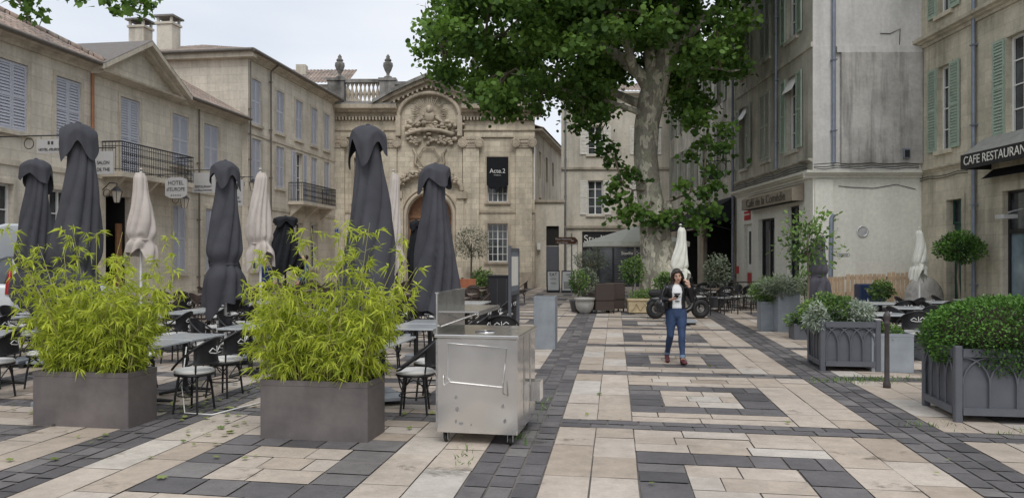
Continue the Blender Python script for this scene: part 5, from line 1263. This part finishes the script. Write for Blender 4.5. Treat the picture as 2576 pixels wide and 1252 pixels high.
def man(x,y,rz,top,legc,s=1.0):
    E=empty('pedestrian_man',TR(x,y,0,rz,s)); mt=mat('man_top',top,.8); ml=mat('man_trousers',legc,.8)
    j=MB(); loftz(j,[(0,0,.80,.12,.1),(0,0,.87,.17,.12),(0,0,.98,.16,.11)],ml)
    for a in (((-.09,0,.88),(-.1,-.1,.5),(-.1,-.05,.1)),((.09,0,.88),(.1,-.05,.5),(.1,.28,.16))): j.tube(a,[.09,.065,.045],ml,10)
    remesh(j.make('trousers',E),.015,3)
    t=MB(); loftz(t,[(0,0,.92,.165,.12),(0,0,1.1,.16,.12),(0,0,1.3,.20,.13),(0,0,1.43,.19,.11),(0,0,1.49,.08,.07)],mt)
    for s_ in (-1,1): t.tube([(s_*.17,0,1.42),(s_*.25,.05*s_,1.15),(s_*.22,-.16,.98)],[.065,.052,.04],mt,10)
    remesh(t.make('jacket',E),.014,3)
    h=MB(); h.ell((0,-.01,1.65),(.075,.095,.115),M_skin,14,10); h.tube([(0,0,1.45),(0,0,1.58)],.055,M_skin,10); h.ell((0,-.1,1.63),(.012,.018,.018),M_skin,8,6)
    for s_ in (-1,1): h.ell((s_*.075,0,1.64),(.01,.02,.03),M_skin,8,6)
    remesh(h.make('head',E),.009,2)
    hh=MB(); hh.ell((0,.025,1.69),(.082,.09,.09),M_hair,14,10); 
    for s_ in (-1,1): hh.ell((s_*.03,-.092,1.665),(.01,.006,.006),M_hair,6,5)
    hh.make('hair_and_eyes',E)
    for s_ in (-1,1): hand(E,(s_*.22,-.18,.96),(0,-.4,-.9),(-s_,0,0),.4,s_,1.05)
    sh_=MB(); 
    for q,yy,zz in ((-.1,-.02,.0),(.1,.3,.05)): sh_.bbox(q-.05,q+.05,yy-.19,yy+.07,zz,zz+.09,M_black,.03)
    sh_.make('shoes',E)
man(-6.75,25,-70,(.07,.11,.17),(.03,.03,.04),1.05); man(-8.2,25.5,60,(.02,.035,.12),(.02,.02,.025),1.0)

# ================================================================== litter & weeds
gg=np.random.default_rng(77); n=280
C_=np.zeros((n,3)); C_[:,0]=gg.uniform(-7,6,n); C_[:,1]=gg.uniform(5.8,14,n); C_[:,2]=.012
k=gg.random(n)<.85; C_[k,0]=gg.normal(-3.3,.9,k.sum()); C_[k,1]=gg.normal(9.4,1.0,k.sum())
Nn=np.tile([0,0,1.],(n,1))+gg.normal(size=(n,3))*.22; A_=gg.normal(size=(n,3)); A_[:,2]*=.1
leaves('fallen_leaves',C_+np.array([0,0,.012]),gg.uniform(.03,.09,n),T_pl,L_lit,gg.random(n),None,A=A_,Nrm=Nn)
W_=[];
for cx_,cy_,sx,sy,m_ in ((5.0,11.1,.35,.12,260),(.35,9.2,.08,.4,60),(.1,7.8,.04,.3,50),(5.4,11.3,.3,.05,80),(4.4,8.2,.2,.1,40),(5.2,7.7,.3,.1,50),(6,11.2,.4,.1,80),(-.45,6.9,.04,.3,30)):
    q=gg.normal(size=(m_,3))*np.array([sx,sy,0])+np.array([cx_,cy_,0]); W_.append(q)
W_=np.concatenate(W_); A_=gg.normal(size=W_.shape)*.5; A_[:,2]=np.abs(A_[:,2])+.5
leaves('grass_tufts',W_,gg.uniform(.03,.08,len(W_)),T_lance,L_herb,gg.random(len(W_)),None,A=A_)
m=MB(); m.tube([(-3.9,9.2,.72),(-3.85,8.95,.3),(-3.75,8.8,.012),(-3.4,8.7,.012),(-3.1,9.4,.012),(-2.9,10,.012)],.008,M_white,6); m.make('power_cable')

# ================================================================== LIGHT, WORLD, CAMERA
wd=bpy.data.worlds.new('World'); bpy.context.scene.world=wd; wd.use_nodes=True; nt=wd.node_tree; nn=nt.nodes; bg=nn['Background']
EL,AZ=54,172
sky=nn.new('ShaderNodeTexSky'); sky.sky_type='NISHITA'; sky.sun_disc=False; sky.sun_elevation=R(EL); sky.sun_rotation=R(AZ)
tc=nn.new('ShaderNodeTexCoord'); mp=nn.new('ShaderNodeMapping'); mp.inputs['Scale'].default_value=(1,1,3); nt.links.new(tc.outputs['Generated'],mp.inputs['Vector'])
no=nn.new('ShaderNodeTexNoise'); no.inputs['Scale'].default_value=2.2; no.inputs['Detail'].default_value=6; nt.links.new(mp.outputs[0],no.inputs['Vector'])
rp=nn.new('ShaderNodeValToRGB'); nt.links.new(no.outputs['Fac'],rp.inputs['Fac'])
rp.color_ramp.elements[0].position=.32; rp.color_ramp.elements[0].color=(7.3,7.9,8.8,1); rp.color_ramp.elements[1].position=.68; rp.color_ramp.elements[1].color=(9.6,9.8,10.2,1)
mx=nn.new('ShaderNodeMixRGB'); mx.inputs[0].default_value=.9; nt.links.new(sky.outputs[0],mx.inputs[1]); nt.links.new(rp.outputs[0],mx.inputs[2]); nt.links.new(mx.outputs[0],bg.inputs['Color']); bg.inputs['Strength'].default_value=.105
sl=bpy.data.lights.new('sun','SUN'); sl.energy=1.5; sl.angle=R(30); sl.color=(1,.975,.94); so=bpy.data.objects.new('sun',sl); bpy.context.scene.collection.objects.link(so)
el,azm=R(EL),R(AZ); sd=Vector((math.sin(azm)*math.cos(el),math.cos(azm)*math.cos(el),math.sin(el))); so.rotation_euler=(-sd).to_track_quat('-Z','Y').to_euler()
cam=bpy.data.cameras.new('camera'); co=bpy.data.objects.new('camera',cam); bpy.context.scene.collection.objects.link(co)
cam.sensor_width=36; cam.lens=27; cam.shift_y=.0074; cam.clip_end=2000; cam.clip_start=.1
co.location=(0,0,1.8); co.rotation_euler=(R(90),0,0); bpy.context.scene.camera=co
sc=bpy.context.scene; sc.view_settings.view_transform='Standard'; sc.view_settings.look='None'; sc.view_settings.exposure=0; sc.view_settings.gamma=1
